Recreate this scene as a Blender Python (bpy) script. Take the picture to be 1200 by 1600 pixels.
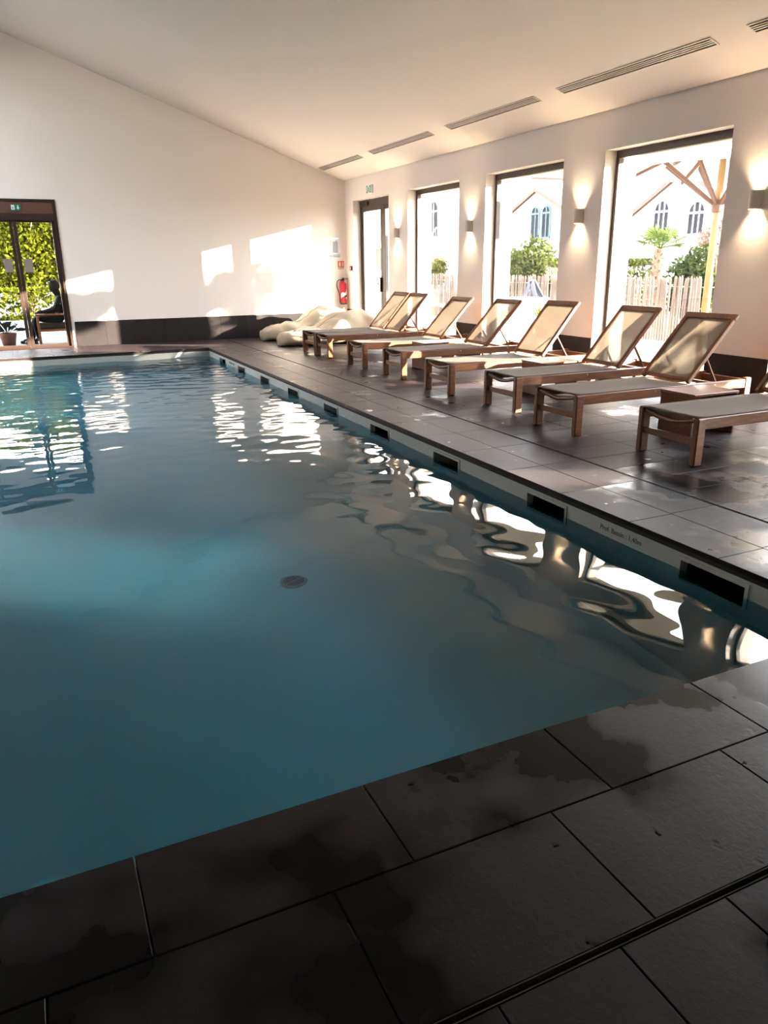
import bpy, bmesh, math, random
import numpy as np
from mathutils import Vector, Matrix, noise as mnoise

random.seed(7)
rng = np.random.default_rng(11)
scene = bpy.context.scene
for o in list(bpy.data.objects):
    bpy.data.objects.remove(o, do_unlink=True)
COL = scene.collection

# ------------------------------------------------------------------ camera
F_PX, YAW, PITCH, ROLL, CAM_H = 1172.7, 0.43264, -0.31886, -0.011177, 1.55
cam_d = bpy.data.cameras.new('camera'); cam = bpy.data.objects.new('camera', cam_d); COL.objects.link(cam)
cam_d.sensor_fit = 'HORIZONTAL'; cam_d.sensor_width = 36.0; cam_d.lens = F_PX / 1200 * 36.0
cam_d.clip_start = 0.05; cam_d.clip_end = 300
_f = Vector((math.sin(YAW) * math.cos(PITCH), math.cos(YAW) * math.cos(PITCH), math.sin(PITCH)))
_r0 = Vector((math.cos(YAW), -math.sin(YAW), 0)); _u0 = _r0.cross(_f)
_r = _r0 * math.cos(ROLL) + _u0 * math.sin(ROLL); _u = -_r0 * math.sin(ROLL) + _u0 * math.cos(ROLL)
_m = Matrix((_r, _u, -_f)).transposed().to_4x4(); _m.translation = (0, 0, CAM_H)
cam.matrix_world = _m
scene.camera = cam

# ------------------------------------------------------------------ world, sun, exposure
SKY_STRENGTH, SUN_STRENGTH, EXPOSURE = 3.6, 14.0, 3.03
world = bpy.data.worlds.new('world'); scene.world = world; world.use_nodes = True
nt = world.node_tree; nt.nodes.clear()
wo = nt.nodes.new('ShaderNodeOutputWorld'); bg = nt.nodes.new('ShaderNodeBackground')
tc = nt.nodes.new('ShaderNodeTexCoord'); sx = nt.nodes.new('ShaderNodeSeparateXYZ'); rp = nt.nodes.new('ShaderNodeValToRGB')
nt.links.new(tc.outputs['Generated'], sx.inputs[0]); nt.links.new(sx.outputs['Z'], rp.inputs[0])
rp.color_ramp.elements[0].position = 0.0; rp.color_ramp.elements[0].color = (1.0, 0.935, 0.85, 1)
rp.color_ramp.elements[1].position = 0.7; rp.color_ramp.elements[1].color = (0.78, 0.86, 1.0, 1)
nt.links.new(rp.outputs[0], bg.inputs['Color']); bg.inputs['Strength'].default_value = SKY_STRENGTH
nt.links.new(bg.outputs[0], wo.inputs[0])

SUN_DIR = Vector((-1.65, 1.0, -0.3805)).normalized()
sun_d = bpy.data.lights.new('sun', 'SUN'); sun = bpy.data.objects.new('sun', sun_d); COL.objects.link(sun)
sun_d.energy = SUN_STRENGTH; sun_d.angle = math.radians(0.55); sun_d.color = (1.0, 0.87, 0.70)
sun.rotation_euler = SUN_DIR.to_track_quat('-Z', 'Y').to_euler(); sun.location = (20, -6, 9)

vs = scene.view_settings
vs.view_transform = 'Standard'; vs.look = 'None'; vs.gamma = 1.0; vs.exposure = EXPOSURE; vs.use_curve_mapping = False
cy = scene.cycles
cy.use_denoising = True
cy.max_bounces = 12; cy.diffuse_bounces = 9; cy.glossy_bounces = 4; cy.transmission_bounces = 8; cy.transparent_max_bounces = 16
cy.sample_clamp_indirect = 6.0; cy.sample_clamp_direct = 0.0
cy.caustics_reflective = False; cy.caustics_refractive = True
cy.blur_glossy = 0.3

# ------------------------------------------------------------------ helpers
class MB:
    """collects shapes into one mesh"""
    def __init__(s): s.v = []; s.f = []
    def add(s, verts, faces):
        n = len(s.v); s.v += [tuple(p) for p in verts]; s.f += [tuple(i + n for i in f) for f in faces]; return s
    def box(s, x0, x1, y0, y1, z0, z1):
        return s.add([(x0,y0,z0),(x1,y0,z0),(x1,y1,z0),(x0,y1,z0),(x0,y0,z1),(x1,y0,z1),(x1,y1,z1),(x0,y1,z1)],
              [(0,3,2,1),(4,5,6,7),(0,1,5,4),(1,2,6,5),(2,3,7,6),(3,0,4,7)])
    def cbox(s, x0, x1, y0, y1, z0, z1, c=0.006):
        """box with chamfered edges"""
        bm = bmesh.new(); bmesh.ops.create_cube(bm, size=1.0)
        for v in bm.verts:
            v.co = Vector(((x0+x1)/2 + v.co.x*(x1-x0), (y0+y1)/2 + v.co.y*(y1-y0), (z0+z1)/2 + v.co.z*(z1-z0)))
        c = min(c, 0.45*min(abs(x1-x0), abs(y1-y0), abs(z1-z0)))
        bmesh.ops.bevel(bm, geom=bm.edges[:], offset=c, segments=1, affect='EDGES', profile=0.5)
        bm.verts.index_update()
        s.add([v.co[:] for v in bm.verts], [[v.index for v in f.verts] for f in bm.faces]); bm.free(); return s
    def prism(s, pts, axis, a, b):
        """extrude polygon pts (2D) along axis 'x','y','z' from a to b"""
        n = len(pts)
        def P(p, t):
            return {'x': (t, p[0], p[1]), 'y': (p[0], t, p[1]), 'z': (p[0], p[1], t)}[axis]
        v = [P(p, a) for p in pts] + [P(p, b) for p in pts]
        f = [tuple(range(n))[::-1], tuple(range(n, 2*n))] + [(i, (i+1) % n, n+(i+1) % n, n+i) for i in range(n)]
        return s.add(v, f)
    def tube(s, path, r, seg=8, cap=True):
        path = [Vector(p) for p in path]; n = len(path); rr = r if hasattr(r, '__len__') else [r]*n
        v = []; f = []; up = None
        for i, p in enumerate(path):
            t = (path[min(i+1, n-1)] - path[max(i-1, 0)]).normalized()
            if up is None: up = Vector((0,0,1)) if abs(t.z) < 0.9 else Vector((1,0,0))
            a = t.cross(up).normalized(); b = a.cross(t).normalized(); up = b
            for k in range(seg):
                th = 2*math.pi*k/seg; v.append(p + (a*math.cos(th) + b*math.sin(th))*rr[i])
        for i in range(n-1):
            for k in range(seg):
                k2 = (k+1) % seg; f.append((i*seg+k, i*seg+k2, (i+1)*seg+k2, (i+1)*seg+k))
        if cap: f.append(tuple(range(seg))[::-1]); f.append(tuple((n-1)*seg+k for k in range(seg)))
        return s.add(v, f)
    def bar(s, p, q, w, h, up=(0,0,1)):
        """rectangular bar from p to q"""
        p = Vector(p); q = Vector(q); t = (q-p).normalized(); a = t.cross(Vector(up)).normalized(); b = a.cross(t)
        v = [c + a*(i*w/2) + b*(j*h/2) for c in (p, q) for i, j in ((-1,-1),(1,-1),(1,1),(-1,1))]
        return s.add(v, [(0,1,2,3),(7,6,5,4),(0,4,5,1),(1,5,6,2),(2,6,7,3),(3,7,4,0)])
    def lathe(s, prof, seg=20, c=(0,0,0)):
        v = []; f = []; n = len(prof)
        for r, z in prof:
            for k in range(seg):
                th = 2*math.pi*k/seg; v.append((c[0]+r*math.cos(th), c[1]+r*math.sin(th), c[2]+z))
        for i in range(n-1):
            for k in range(seg):
                k2 = (k+1) % seg; f.append((i*seg+k, i*seg+k2, (i+1)*seg+k2, (i+1)*seg+k))
        f.append(tuple(range(seg))[::-1]); f.append(tuple((n-1)*seg+k for k in range(seg)))
        return s.add(v, f)
    def mesh(s, name, smooth=False):
        me = bpy.data.meshes.new(name); me.from_pydata(s.v, [], s.f)
        bm = bmesh.new(); bm.from_mesh(me); bmesh.ops.recalc_face_normals(bm, faces=bm.faces[:]); bm.to_mesh(me); bm.free()
        if smooth: me.polygons.foreach_set('use_smooth', [True]*len(me.polygons))
        me.update(); return me
    def build(s, name, mat, parent=None, smooth=False, loc=None):
        return link(name, s.mesh(name, smooth), mat, parent, loc)

def link(name, me, mat=None, parent=None, loc=None):
    o = bpy.data.objects.new(name, me); COL.objects.link(o)
    if mat is not None and len(me.materials) == 0: me.materials.append(mat)
    if parent is not None: o.parent = parent
    if loc is not None: o.location = loc
    return o
def tag(o, label=None, cat=None, group=None, kind=None):
    if label: o['label'] = label
    if cat: o['category'] = cat
    if group: o['group'] = group
    if kind: o['kind'] = kind
    return o
def empty(name, loc=(0,0,0), rz=0.0):
    o = bpy.data.objects.new(name, None); COL.objects.link(o); o.location = loc; o.rotation_euler = (0,0,rz)
    o.empty_display_size = 0.1; return o
def thing(name, label, cat, loc=(0,0,0), rz=0.0, group=None):
    return tag(empty(name, loc, rz), label, cat, group)
def copy_tree(o, parent=None):
    c = o.copy(); COL.objects.link(c); c.parent = parent
    for ch in [x for x in o.children]: copy_tree(ch, c)
    return c
def S(o): o['kind'] = 'structure'; return o

# ------------------------------------------------------------------ materials
def mat_new(name):
    m = bpy.data.materials.new(name); m.use_nodes = True; n = m.node_tree; n.nodes.clear()
    out = n.nodes.new('ShaderNodeOutputMaterial'); return m, n, out
def princ(name, col, rough=0.5, metal=0.0, spec=0.5, var=0.0, scale=6.0, bump=0.0, bscale=60.0, coord='Object', stretch=(1,1,1)):
    m, n, out = mat_new(name); p = n.nodes.new('ShaderNodeBsdfPrincipled'); n.links.new(p.outputs[0], out.inputs[0])
    p.inputs['Base Color'].default_value = (*col, 1); p.inputs['Roughness'].default_value = rough
    p.inputs['Metallic'].default_value = metal; p.inputs['Specular IOR Level'].default_value = spec
    if var > 0 or bump > 0:
        t = n.nodes.new('ShaderNodeTexCoord'); mp = n.nodes.new('ShaderNodeMapping'); mp.inputs['Scale'].default_value = stretch
        n.links.new(t.outputs[coord], mp.inputs[0])
    if var > 0:
        ns = n.nodes.new('ShaderNodeTexNoise'); ns.inputs['Scale'].default_value = scale; ns.inputs['Detail'].default_value = 5
        n.links.new(mp.outputs[0], ns.inputs['Vector'])
        mx = n.nodes.new('ShaderNodeMix'); mx.data_type = 'RGBA'
        mx.inputs[6].default_value = (*[c*(1-var) for c in col], 1); mx.inputs[7].default_value = (*[min(1, c*(1+var)) for c in col], 1)
        n.links.new(ns.outputs['Fac'], mx.inputs[0]); n.links.new(mx.outputs[2], p.inputs['Base Color'])
    if bump > 0:
        nb = n.nodes.new('ShaderNodeTexNoise'); nb.inputs['Scale'].default_value = bscale; nb.inputs['Detail'].default_value = 4
        n.links.new(mp.outputs[0], nb.inputs['Vector'])
        b = n.nodes.new('ShaderNodeBump'); b.inputs['Strength'].default_value = bump; b.inputs['Distance'].default_value = 0.01
        n.links.new(nb.outputs['Fac'], b.inputs['Height']); n.links.new(b.outputs[0], p.inputs['Normal'])
    return m

M = {}
M['wall'] = princ('white_plaster', (0.80, 0.735, 0.69), 0.85, spec=0.2, var=0.02, scale=1.5, bump=0.06, bscale=120)
M['ceiling'] = princ('white_ceiling', (0.80, 0.725, 0.67), 0.9, spec=0.2, var=0.015, scale=1.0)
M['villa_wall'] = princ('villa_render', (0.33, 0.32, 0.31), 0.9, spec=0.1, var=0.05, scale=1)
M['ext_white'] = princ('outside_render', (0.80, 0.79, 0.77), 0.9, spec=0.2, var=0.03, scale=2)
M['frame'] = princ('bronze_aluminium', (0.075, 0.062, 0.055), 0.42, metal=0.3, spec=0.4, var=0.08, scale=9)
M['brown_frame'] = princ('brown_lacquered_frame', (0.032, 0.018, 0.013), 0.4, spec=0.4, var=0.15, scale=6)
M['transom'] = princ('red_brown_panel', (0.115, 0.055, 0.042), 0.45, spec=0.4, var=0.12, scale=3)
M['black'] = princ('black_plastic', (0.012, 0.012, 0.013), 0.45)
M['metal'] = princ('brushed_steel', (0.55, 0.55, 0.55), 0.3, metal=1.0, var=0.05, scale=40)
M['grout'] = princ('grey_grout', (0.045, 0.040, 0.036), 0.9, spec=0.1, var=0.2, scale=20)
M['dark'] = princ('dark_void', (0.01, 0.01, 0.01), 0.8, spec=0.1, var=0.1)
M['sconce'] = princ('grey_sconce_metal', (0.62, 0.55, 0.47), 0.6, metal=0.0, var=0.05, scale=20)
M['vent'] = princ('grey_vent_metal', (0.60, 0.53, 0.47), 0.5, metal=0.2, var=0.05, scale=20)
M['red'] = princ('red_enamel', (0.52, 0.015, 0.03), 0.3, var=0.06, scale=12)
M['sign_red'] = princ('sign_red', (0.60, 0.05, 0.02), 0.5, var=0.03)
M['sign_green'] = princ('sign_green', (0.01, 0.16, 0.09), 0.5, var=0.03)
M['white'] = princ('white_print', (0.78, 0.78, 0.78), 0.5, var=0.02)
M['grey_print'] = princ('grey_print', (0.36, 0.38, 0.40), 0.5, var=0.06, scale=25)
M['light_print'] = princ('light_print', (0.52, 0.55, 0.57), 0.5, var=0.05, scale=25)
M['pale_sticker'] = princ('pale_frosted_sticker', (0.24, 0.20, 0.18), 0.6, var=0.05)
M['marking'] = princ('black_marking', (0.012, 0.014, 0.014), 0.6, var=0.1)
M['beanbag'] = princ('cream_canvas', (0.38, 0.315, 0.225), 0.8, spec=0.2, var=0.05, scale=8, bump=0.25, bscale=16)
M['fence'] = princ('chestnut_picket', (0.085, 0.064, 0.050), 0.85, spec=0.1, var=0.35, scale=7, stretch=(4,4,0.6))
M['ground'] = princ('pale_gravel', (0.17, 0.14, 0.085), 0.95, spec=0.1, var=0.25, scale=1.2, bump=0.3, bscale=30)
M['paving'] = princ('porch_paving', (0.028, 0.030, 0.036), 0.8, var=0.1, scale=3)
M['bark'] = princ('bark', (0.11, 0.075, 0.05), 0.9, spec=0.1, var=0.4, scale=9, bump=0.5, bscale=20)
M['villa_wood'] = princ('pink_brown_eaves', (0.065, 0.030, 0.021), 0.8, var=0.1)
M['villa_frame'] = princ('white_joinery', (0.22, 0.225, 0.24), 0.8, var=0.03)
M['shutter'] = princ('pale_blue_joinery', (0.055, 0.085, 0.092), 0.8, spec=.1, var=0.05)
M['villa_glass'] = princ('dark_villa_pane', (0.012, 0.0125, 0.0155), 0.7, spec=0.05, var=0.2, scale=1.5)
M['post_wood'] = princ('golden_pole', (0.15, 0.095, 0.04), 0.7, var=0.2, scale=5, stretch=(3,3,.4))
M['canvas'] = princ('white_canvas', (0.80, 0.78, 0.74), 0.9, var=0.03)
M['terracotta'] = princ('terracotta', (0.12, 0.05, 0.028), 0.8, var=0.15)
M['planter'] = princ('white_planter', (0.30, 0.28, 0.24), 0.8, var=0.06)
M['blue_grey'] = princ('blue_grey_board', (0.045, 0.048, 0.068), 0.8, var=0.08)
M['jacket'] = princ('dark_clothing', (0.0022, 0.0024, 0.0032), 0.9, spec=0.1, var=0.3, scale=6)
M['hair'] = princ('dark_hair', (0.002, 0.0015, 0.0012), 0.8, spec=.1, var=0.3, scale=30)
M['cushion'] = princ('brown_cushion', (0.014, 0.008, 0.006), 0.85, spec=.1, var=0.15)
M['skin_tone'] = princ('skin', (0.25, 0.13, 0.09), 0.6, var=0.05)

def leaf_mat(name, a, b, transl=0.45):
    m, n, out = mat_new(name)
    oi = n.nodes.new('ShaderNodeNewGeometry'); r = n.nodes.new('ShaderNodeValToRGB'); n.links.new(oi.outputs['Random Per Island'], r.inputs[0])
    r.color_ramp.elements[0].color = (*a, 1); r.color_ramp.elements[1].color = (*b, 1)
    d = n.nodes.new('ShaderNodeBsdfDiffuse'); t = n.nodes.new('ShaderNodeBsdfTranslucent'); mx = n.nodes.new('ShaderNodeMixShader')
    n.links.new(r.outputs[0], d.inputs[0]); n.links.new(r.outputs[0], t.inputs[0]); mx.inputs[0].default_value = transl
    n.links.new(d.outputs[0], mx.inputs[1]); n.links.new(t.outputs[0], mx.inputs[2]); n.links.new(mx.outputs[0], out.inputs[0])
    return m
M['leaf_lime'] = leaf_mat('lime_leaves', (0.0025, 0.006, 0.001), (0.105, 0.112, 0.008))
M['leaf_green'] = leaf_mat('green_leaves', (0.010, 0.017, 0.005), (0.042, 0.054, 0.015))
M['leaf_olive'] = leaf_mat('olive_leaves', (0.012, 0.017, 0.005), (0.072, 0.080, 0.022))
M['leaf_palm'] = leaf_mat('palm_leaves', (0.02, 0.035, 0.005), (0.075, 0.095, 0.012))
M['leaf_pink'] = leaf_mat('pinkish_leaves', (0.10, 0.06, 0.05), (0.17, 0.12, 0.09))
M['leaf_dark'] = leaf_mat('dark_pot_leaves', (0.008, 0.012, 0.008), (0.03, 0.04, 0.025), 0.2)

def wood_mat():
    m, n, out = mat_new('oiled_teak'); p = n.nodes.new('ShaderNodeBsdfPrincipled'); n.links.new(p.outputs[0], out.inputs[0])
    t = n.nodes.new('ShaderNodeTexCoord'); mp = n.nodes.new('ShaderNodeMapping'); mp.inputs['Scale'].default_value = (2.0, 22, 22)
    n.links.new(t.outputs['Object'], mp.inputs[0])
    ns = n.nodes.new('ShaderNodeTexNoise'); ns.inputs['Scale'].default_value = 2.2; ns.inputs['Detail'].default_value = 6
    n.links.new(mp.outputs[0], ns.inputs['Vector'])
    r = n.nodes.new('ShaderNodeValToRGB'); r.color_ramp.elements[0].position = 0.3; r.color_ramp.elements[1].position = 0.75
    r.color_ramp.elements[0].color = (0.085, 0.026, 0.008, 1); r.color_ramp.elements[1].color = (0.21, 0.078, 0.025, 1)
    n.links.new(ns.outputs['Fac'], r.inputs[0]); n.links.new(r.outputs[0], p.inputs['Base Color'])
    p.inputs['Roughness'].default_value = 0.42; p.inputs['Specular IOR Level'].default_value = 0.45
    b = n.nodes.new('ShaderNodeBump'); b.inputs['Strength'].default_value = 0.12; b.inputs['Distance'].default_value = 0.004
    n.links.new(ns.outputs['Fac'], b.inputs['Height']); n.links.new(b.outputs[0], p.inputs['Normal'])
    return m
M['teak'] = wood_mat()

def sling_mat(name, col, see, transl):
    m, n, out = mat_new(name)
    t = n.nodes.new('ShaderNodeTexCoord'); w = n.nodes.new('ShaderNodeTexWave'); w.inputs['Scale'].default_value = 90
    n.links.new(t.outputs['Object'], w.inputs['Vector'])
    mc = n.nodes.new('ShaderNodeMix'); mc.data_type = 'RGBA'; mc.inputs[6].default_value = (*[c*0.88 for c in col], 1); mc.inputs[7].default_value = (*col, 1)
    n.links.new(w.outputs['Fac'], mc.inputs[0])
    p = n.nodes.new('ShaderNodeBsdfPrincipled'); p.inputs['Roughness'].default_value = 0.85; p.inputs['Specular IOR Level'].default_value = 0.12
    n.links.new(mc.outputs[2], p.inputs['Base Color'])
    tl = n.nodes.new('ShaderNodeBsdfTranslucent'); n.links.new(mc.outputs[2], tl.inputs[0])
    a = n.nodes.new('ShaderNodeMixShader'); a.inputs[0].default_value = transl; n.links.new(p.outputs[0], a.inputs[1]); n.links.new(tl.outputs[0], a.inputs[2])
    tr = n.nodes.new('ShaderNodeBsdfTransparent'); b = n.nodes.new('ShaderNodeMixShader'); b.inputs[0].default_value = see
    n.links.new(a.outputs[0], b.inputs[1]); n.links.new(tr.outputs[0], b.inputs[2]); n.links.new(b.outputs[0], out.inputs[0])
    return m
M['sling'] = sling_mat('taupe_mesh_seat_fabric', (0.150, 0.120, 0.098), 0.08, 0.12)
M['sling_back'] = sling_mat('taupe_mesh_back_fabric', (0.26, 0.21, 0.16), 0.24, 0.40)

def tile_mat(name, dry, wet, wet_lo, wet_hi, rough_dry=0.5, rough_wet=0.24, wet_scale=1.3, spec=0.11):
    """dark slate-look porcelain; dampness has its own irregular patches laid over the floor"""
    m, n, out = mat_new(name); p = n.nodes.new('ShaderNodeBsdfPrincipled'); n.links.new(p.outputs[0], out.inputs[0])
    g = n.nodes.new('ShaderNodeNewGeometry')
    def noise(sc, det, rough=0.5, off=(0,0,0), vec=None):
        t = n.nodes.new('ShaderNodeTexNoise'); t.inputs['Scale'].default_value = sc; t.inputs['Detail'].default_value = det; t.inputs['Roughness'].default_value = rough
        mp = n.nodes.new('ShaderNodeMapping'); mp.inputs['Location'].default_value = off
        n.links.new(g.outputs['Position'], mp.inputs[0]); n.links.new(mp.outputs[0], t.inputs['Vector']); return t.outputs['Fac']
    fine = noise(38, 6, 0.65); mid = noise(4, 5)
    w = noise(wet_scale, 5, 0.55, (3.1, 1.7, 0))
    mr = n.nodes.new('ShaderNodeMapRange'); mr.inputs['From Min'].default_value = wet_lo; mr.inputs['From Max'].default_value = wet_hi; n.links.new(w, mr.inputs['Value'])
    w2 = noise(8.5, 3, 0.5, (1.3, 4.2, 0)); m2_ = n.nodes.new('ShaderNodeMapRange'); m2_.inputs['From Min'].default_value = 0.66; m2_.inputs['From Max'].default_value = 0.71; n.links.new(w2, m2_.inputs['Value'])
    wm = n.nodes.new('ShaderNodeMath'); wm.operation = 'MAXIMUM'; n.links.new(mr.outputs[0], wm.inputs[0]); n.links.new(m2_.outputs[0], wm.inputs[1])
    mr = wm
    oi = n.nodes.new('ShaderNodeObjectInfo')
    mx = n.nodes.new('ShaderNodeMix'); mx.data_type = 'RGBA'; mx.inputs[6].default_value = (*[c*0.72 for c in dry], 1); mx.inputs[7].default_value = (*[c*1.28 for c in dry], 1)
    ad = n.nodes.new('ShaderNodeMath'); ad.operation = 'ADD'; n.links.new(fine, ad.inputs[0]); n.links.new(mid, ad.inputs[1])
    ad2 = n.nodes.new('ShaderNodeMath'); ad2.operation = 'MULTIPLY_ADD'; n.links.new(oi.outputs['Random'], ad2.inputs[0]); ad2.inputs[1].default_value = 0.5; n.links.new(ad.outputs[0], ad2.inputs[2])
    ad3 = n.nodes.new('ShaderNodeMath'); ad3.operation = 'MULTIPLY_ADD'; n.links.new(ad2.outputs[0], ad3.inputs[0]); ad3.inputs[1].default_value = 0.9; ad3.inputs[2].default_value = -0.62; ad3.use_clamp = True
    n.links.new(ad3.outputs[0], mx.inputs[0])
    mw = n.nodes.new('ShaderNodeMix'); mw.data_type = 'RGBA'; n.links.new(mr.outputs[0], mw.inputs[0]); n.links.new(mx.outputs[2], mw.inputs[6]); mw.inputs[7].default_value = (*wet, 1)
    n.links.new(mw.outputs[2], p.inputs['Base Color'])
    rr = n.nodes.new('ShaderNodeMapRange'); n.links.new(mr.outputs[0], rr.inputs['Value']); rr.inputs['To Min'].default_value = rough_dry; rr.inputs['To Max'].default_value = rough_wet
    n.links.new(rr.outputs[0], p.inputs['Roughness'])
    p.inputs['Specular IOR Level'].default_value = spec
    b = n.nodes.new('ShaderNodeBump'); b.inputs['Strength'].default_value = 0.22; b.inputs['Distance'].default_value = 0.006
    mb = n.nodes.new('ShaderNodeMath'); mb.operation = 'MULTIPLY'
    inv = n.nodes.new('ShaderNodeMath'); inv.operation = 'MULTIPLY_ADD'; n.links.new(mr.outputs[0], inv.inputs[0]); inv.inputs[1].default_value = -0.85; inv.inputs[2].default_value = 1.0
    n.links.new(fine, mb.inputs[0]); n.links.new(inv.outputs[0], mb.inputs[1]); n.links.new(mb.outputs[0], b.inputs['Height']); n.links.new(b.outputs[0], p.inputs['Normal'])
    return m
M['tile'] = tile_mat('slate_floor_tile', (0.0112, 0.0082, 0.0087), (0.003, 0.0024, 0.0025), 0.45, 0.545)
M['tile_dry_lit'] = tile_mat('slate_floor_tile_dry_lit', (0.034, 0.0245, 0.0262), (0.006, 0.0045, 0.0047), 0.60, 0.66, spec=0.07)  # drier, with base colour lightened to stand in for the better-lit window side
M['wainscot'] = tile_mat('slate_wall_tile', (0.024, 0.020, 0.020), (0.020, 0.017, 0.017), 0.7, 0.9, 0.45, 0.4)

def glass_mat(name, tint=(0.97, 0.98, 0.98)):
    m, n, out = mat_new(name); fr = n.nodes.new('ShaderNodeFresnel'); fr.inputs[0].default_value = 1.45
    g = n.nodes.new('ShaderNodeNewGeometry'); io = n.nodes.new('ShaderNodeMix'); io.data_type = 'FLOAT'; io.inputs[2].default_value = 1.45; io.inputs[3].default_value = 1/1.45
    n.links.new(g.outputs['Backfacing'], io.inputs[0]); n.links.new(io.outputs[0], fr.inputs[0])
    t = n.nodes.new('ShaderNodeBsdfTransparent'); t.inputs[0].default_value = (*tint, 1)
    gl = n.nodes.new('ShaderNodeBsdfGlossy'); gl.inputs['Roughness'].default_value = 0.0
    mx = n.nodes.new('ShaderNodeMixShader'); n.links.new(fr.outputs[0], mx.inputs[0]); n.links.new(t.outputs[0], mx.inputs[1]); n.links.new(gl.outputs[0], mx.inputs[2]); n.links.new(mx.outputs[0], out.inputs[0])
    return m
M['glass'] = glass_mat('window_glass')

def water_mat():
    m, n, out = mat_new('pool_water'); gl = n.nodes.new('ShaderNodeBsdfGlossy'); gl.inputs['Roughness'].default_value = 0.0
    rf = n.nodes.new('ShaderNodeBsdfRefraction'); rf.inputs['IOR'].default_value = 1.333; rf.inputs['Roughness'].default_value = 0.0; rf.inputs['Color'].default_value = (0.40, 0.82, 1.0, 1)
    fr = n.nodes.new('ShaderNodeFresnel'); fr.inputs[0].default_value = 1.333
    mx = n.nodes.new('ShaderNodeMixShader'); n.links.new(fr.outputs[0], mx.inputs[0]); n.links.new(rf.outputs[0], mx.inputs[1]); n.links.new(gl.outputs[0], mx.inputs[2]); n.links.new(mx.outputs[0], out.inputs[0])
    return m
M['water'] = water_mat()
M['liner'] = princ('pale_blue_pool_liner', (0.40, 0.415, 0.39), 0.6, spec=0.2, var=0.06, scale=1.2)

# ------------------------------------------------------------------ key dimensions (metres)
XW, XO = 6.98, 7.50          # inner and outer face of the window wall
YF, YB = 17.05, -3.5         # far wall, wall behind the camera
XL = -7.6                    # left wall
XRIDGE = -0.6
HEAD = 2.89
CZ = lambda x: 3.335 + 0.3435 * (XW - x) if x > XRIDGE else 3.335 + 0.3435 * (XW - XRIDGE) - 0.3435 * (XRIDGE - x)
PX0, PX1, PY0, PY1 = -4.0, 3.27, 1.81, 15.35     # pool
PDEPTH, ZWATER = -1.50, -0.165
WINS = [('window_1', 6.32, 8.29), ('window_2', 9.13, 11.10), ('window_3', 11.93, 13.87), ('unseen_window_4', 3.52, 5.49), ('unseen_window_5', 0.72, 2.69)]  # last two are unseen, added along the row for the light
DOOR = (14.73, 16.58)

# ------------------------------------------------------------------ room shell
# window wall with openings
ops = sorted([(a, b) for _, a, b in WINS] + [DOOR])
w = MB(); y = YB - 0.3
for a, b in ops:
    w.box(XW, XO, y, a, -0.3, HEAD); y = b
w.box(XW, XO, y, YF + 0.3, -0.3, HEAD)
w.box(XW, XO, YB - 0.3, YF + 0.3, HEAD, CZ(XW) + 0.25)
for a, b in ops: w.box(7.26, XO, a, b, HEAD - 0.085, HEAD)      # outer lintel drip
wall_right = S(w.build('wall_right', M['wall']))
# far wall with the glazed door opening
DX0, DX1, DH = -1.05, 0.865, 2.815
w = MB()
w.prism([(XL-.3, -0.3), (DX0, -0.3), (DX0, DH), (DX1, DH), (DX1, -0.3), (XO, -0.3), (XO, CZ(XW)+.1), (XRIDGE, CZ(XRIDGE)+.15), (XL-.3, CZ(XL)+.1)], 'y', YF, YF + 0.3)
wall_far = S(w.build('wall_far', M['wall']))
w = MB(); w.prism([(XL-.3, -0.3), (XO, -0.3), (XO, CZ(XW)+.1), (XRIDGE, CZ(XRIDGE)+.15), (XL-.3, CZ(XL)+.1)], 'y', YB - 0.3, YB)
S(w.build('wall_back', M['wall']))
w = MB(); w.box(XL - 0.3, XL, YB - 0.3, YF + 0.3, -0.3, CZ(XL) + 0.3)
S(w.build('wall_left', M['wall']))
w = MB()
xr = XO + 0.35
w.prism([(XW-0.02, CZ(XW)+.006), (XRIDGE, CZ(XRIDGE)), (XRIDGE, CZ(XRIDGE)+.3), (xr, CZ(xr)+.3), (xr, CZ(xr)+0.12), (XW-0.02, CZ(XW)+0.12)], 'y', YB - 0.3, YF + 0.6)
SKL = (-4.2, -1.9, 12.3, 15.3)        # opening for the added skylight in the unseen left roof slope
def slope(xa, xb, ya, yb): w.prism([(xb, CZ(xb)), (xa, CZ(xa)), (xa, CZ(xa)+.3), (xb, CZ(xb)+.3)], 'y', ya, yb)
slope(XL-.3, XRIDGE, YB-.3, SKL[2]); slope(XL-.3, XRIDGE, SKL[3], YF+.6); slope(XL-.3, SKL[0], SKL[2], SKL[3]); slope(SKL[1], XRIDGE, SKL[2], SKL[3])
S(w.build('ceiling', M['ceiling']))

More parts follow.
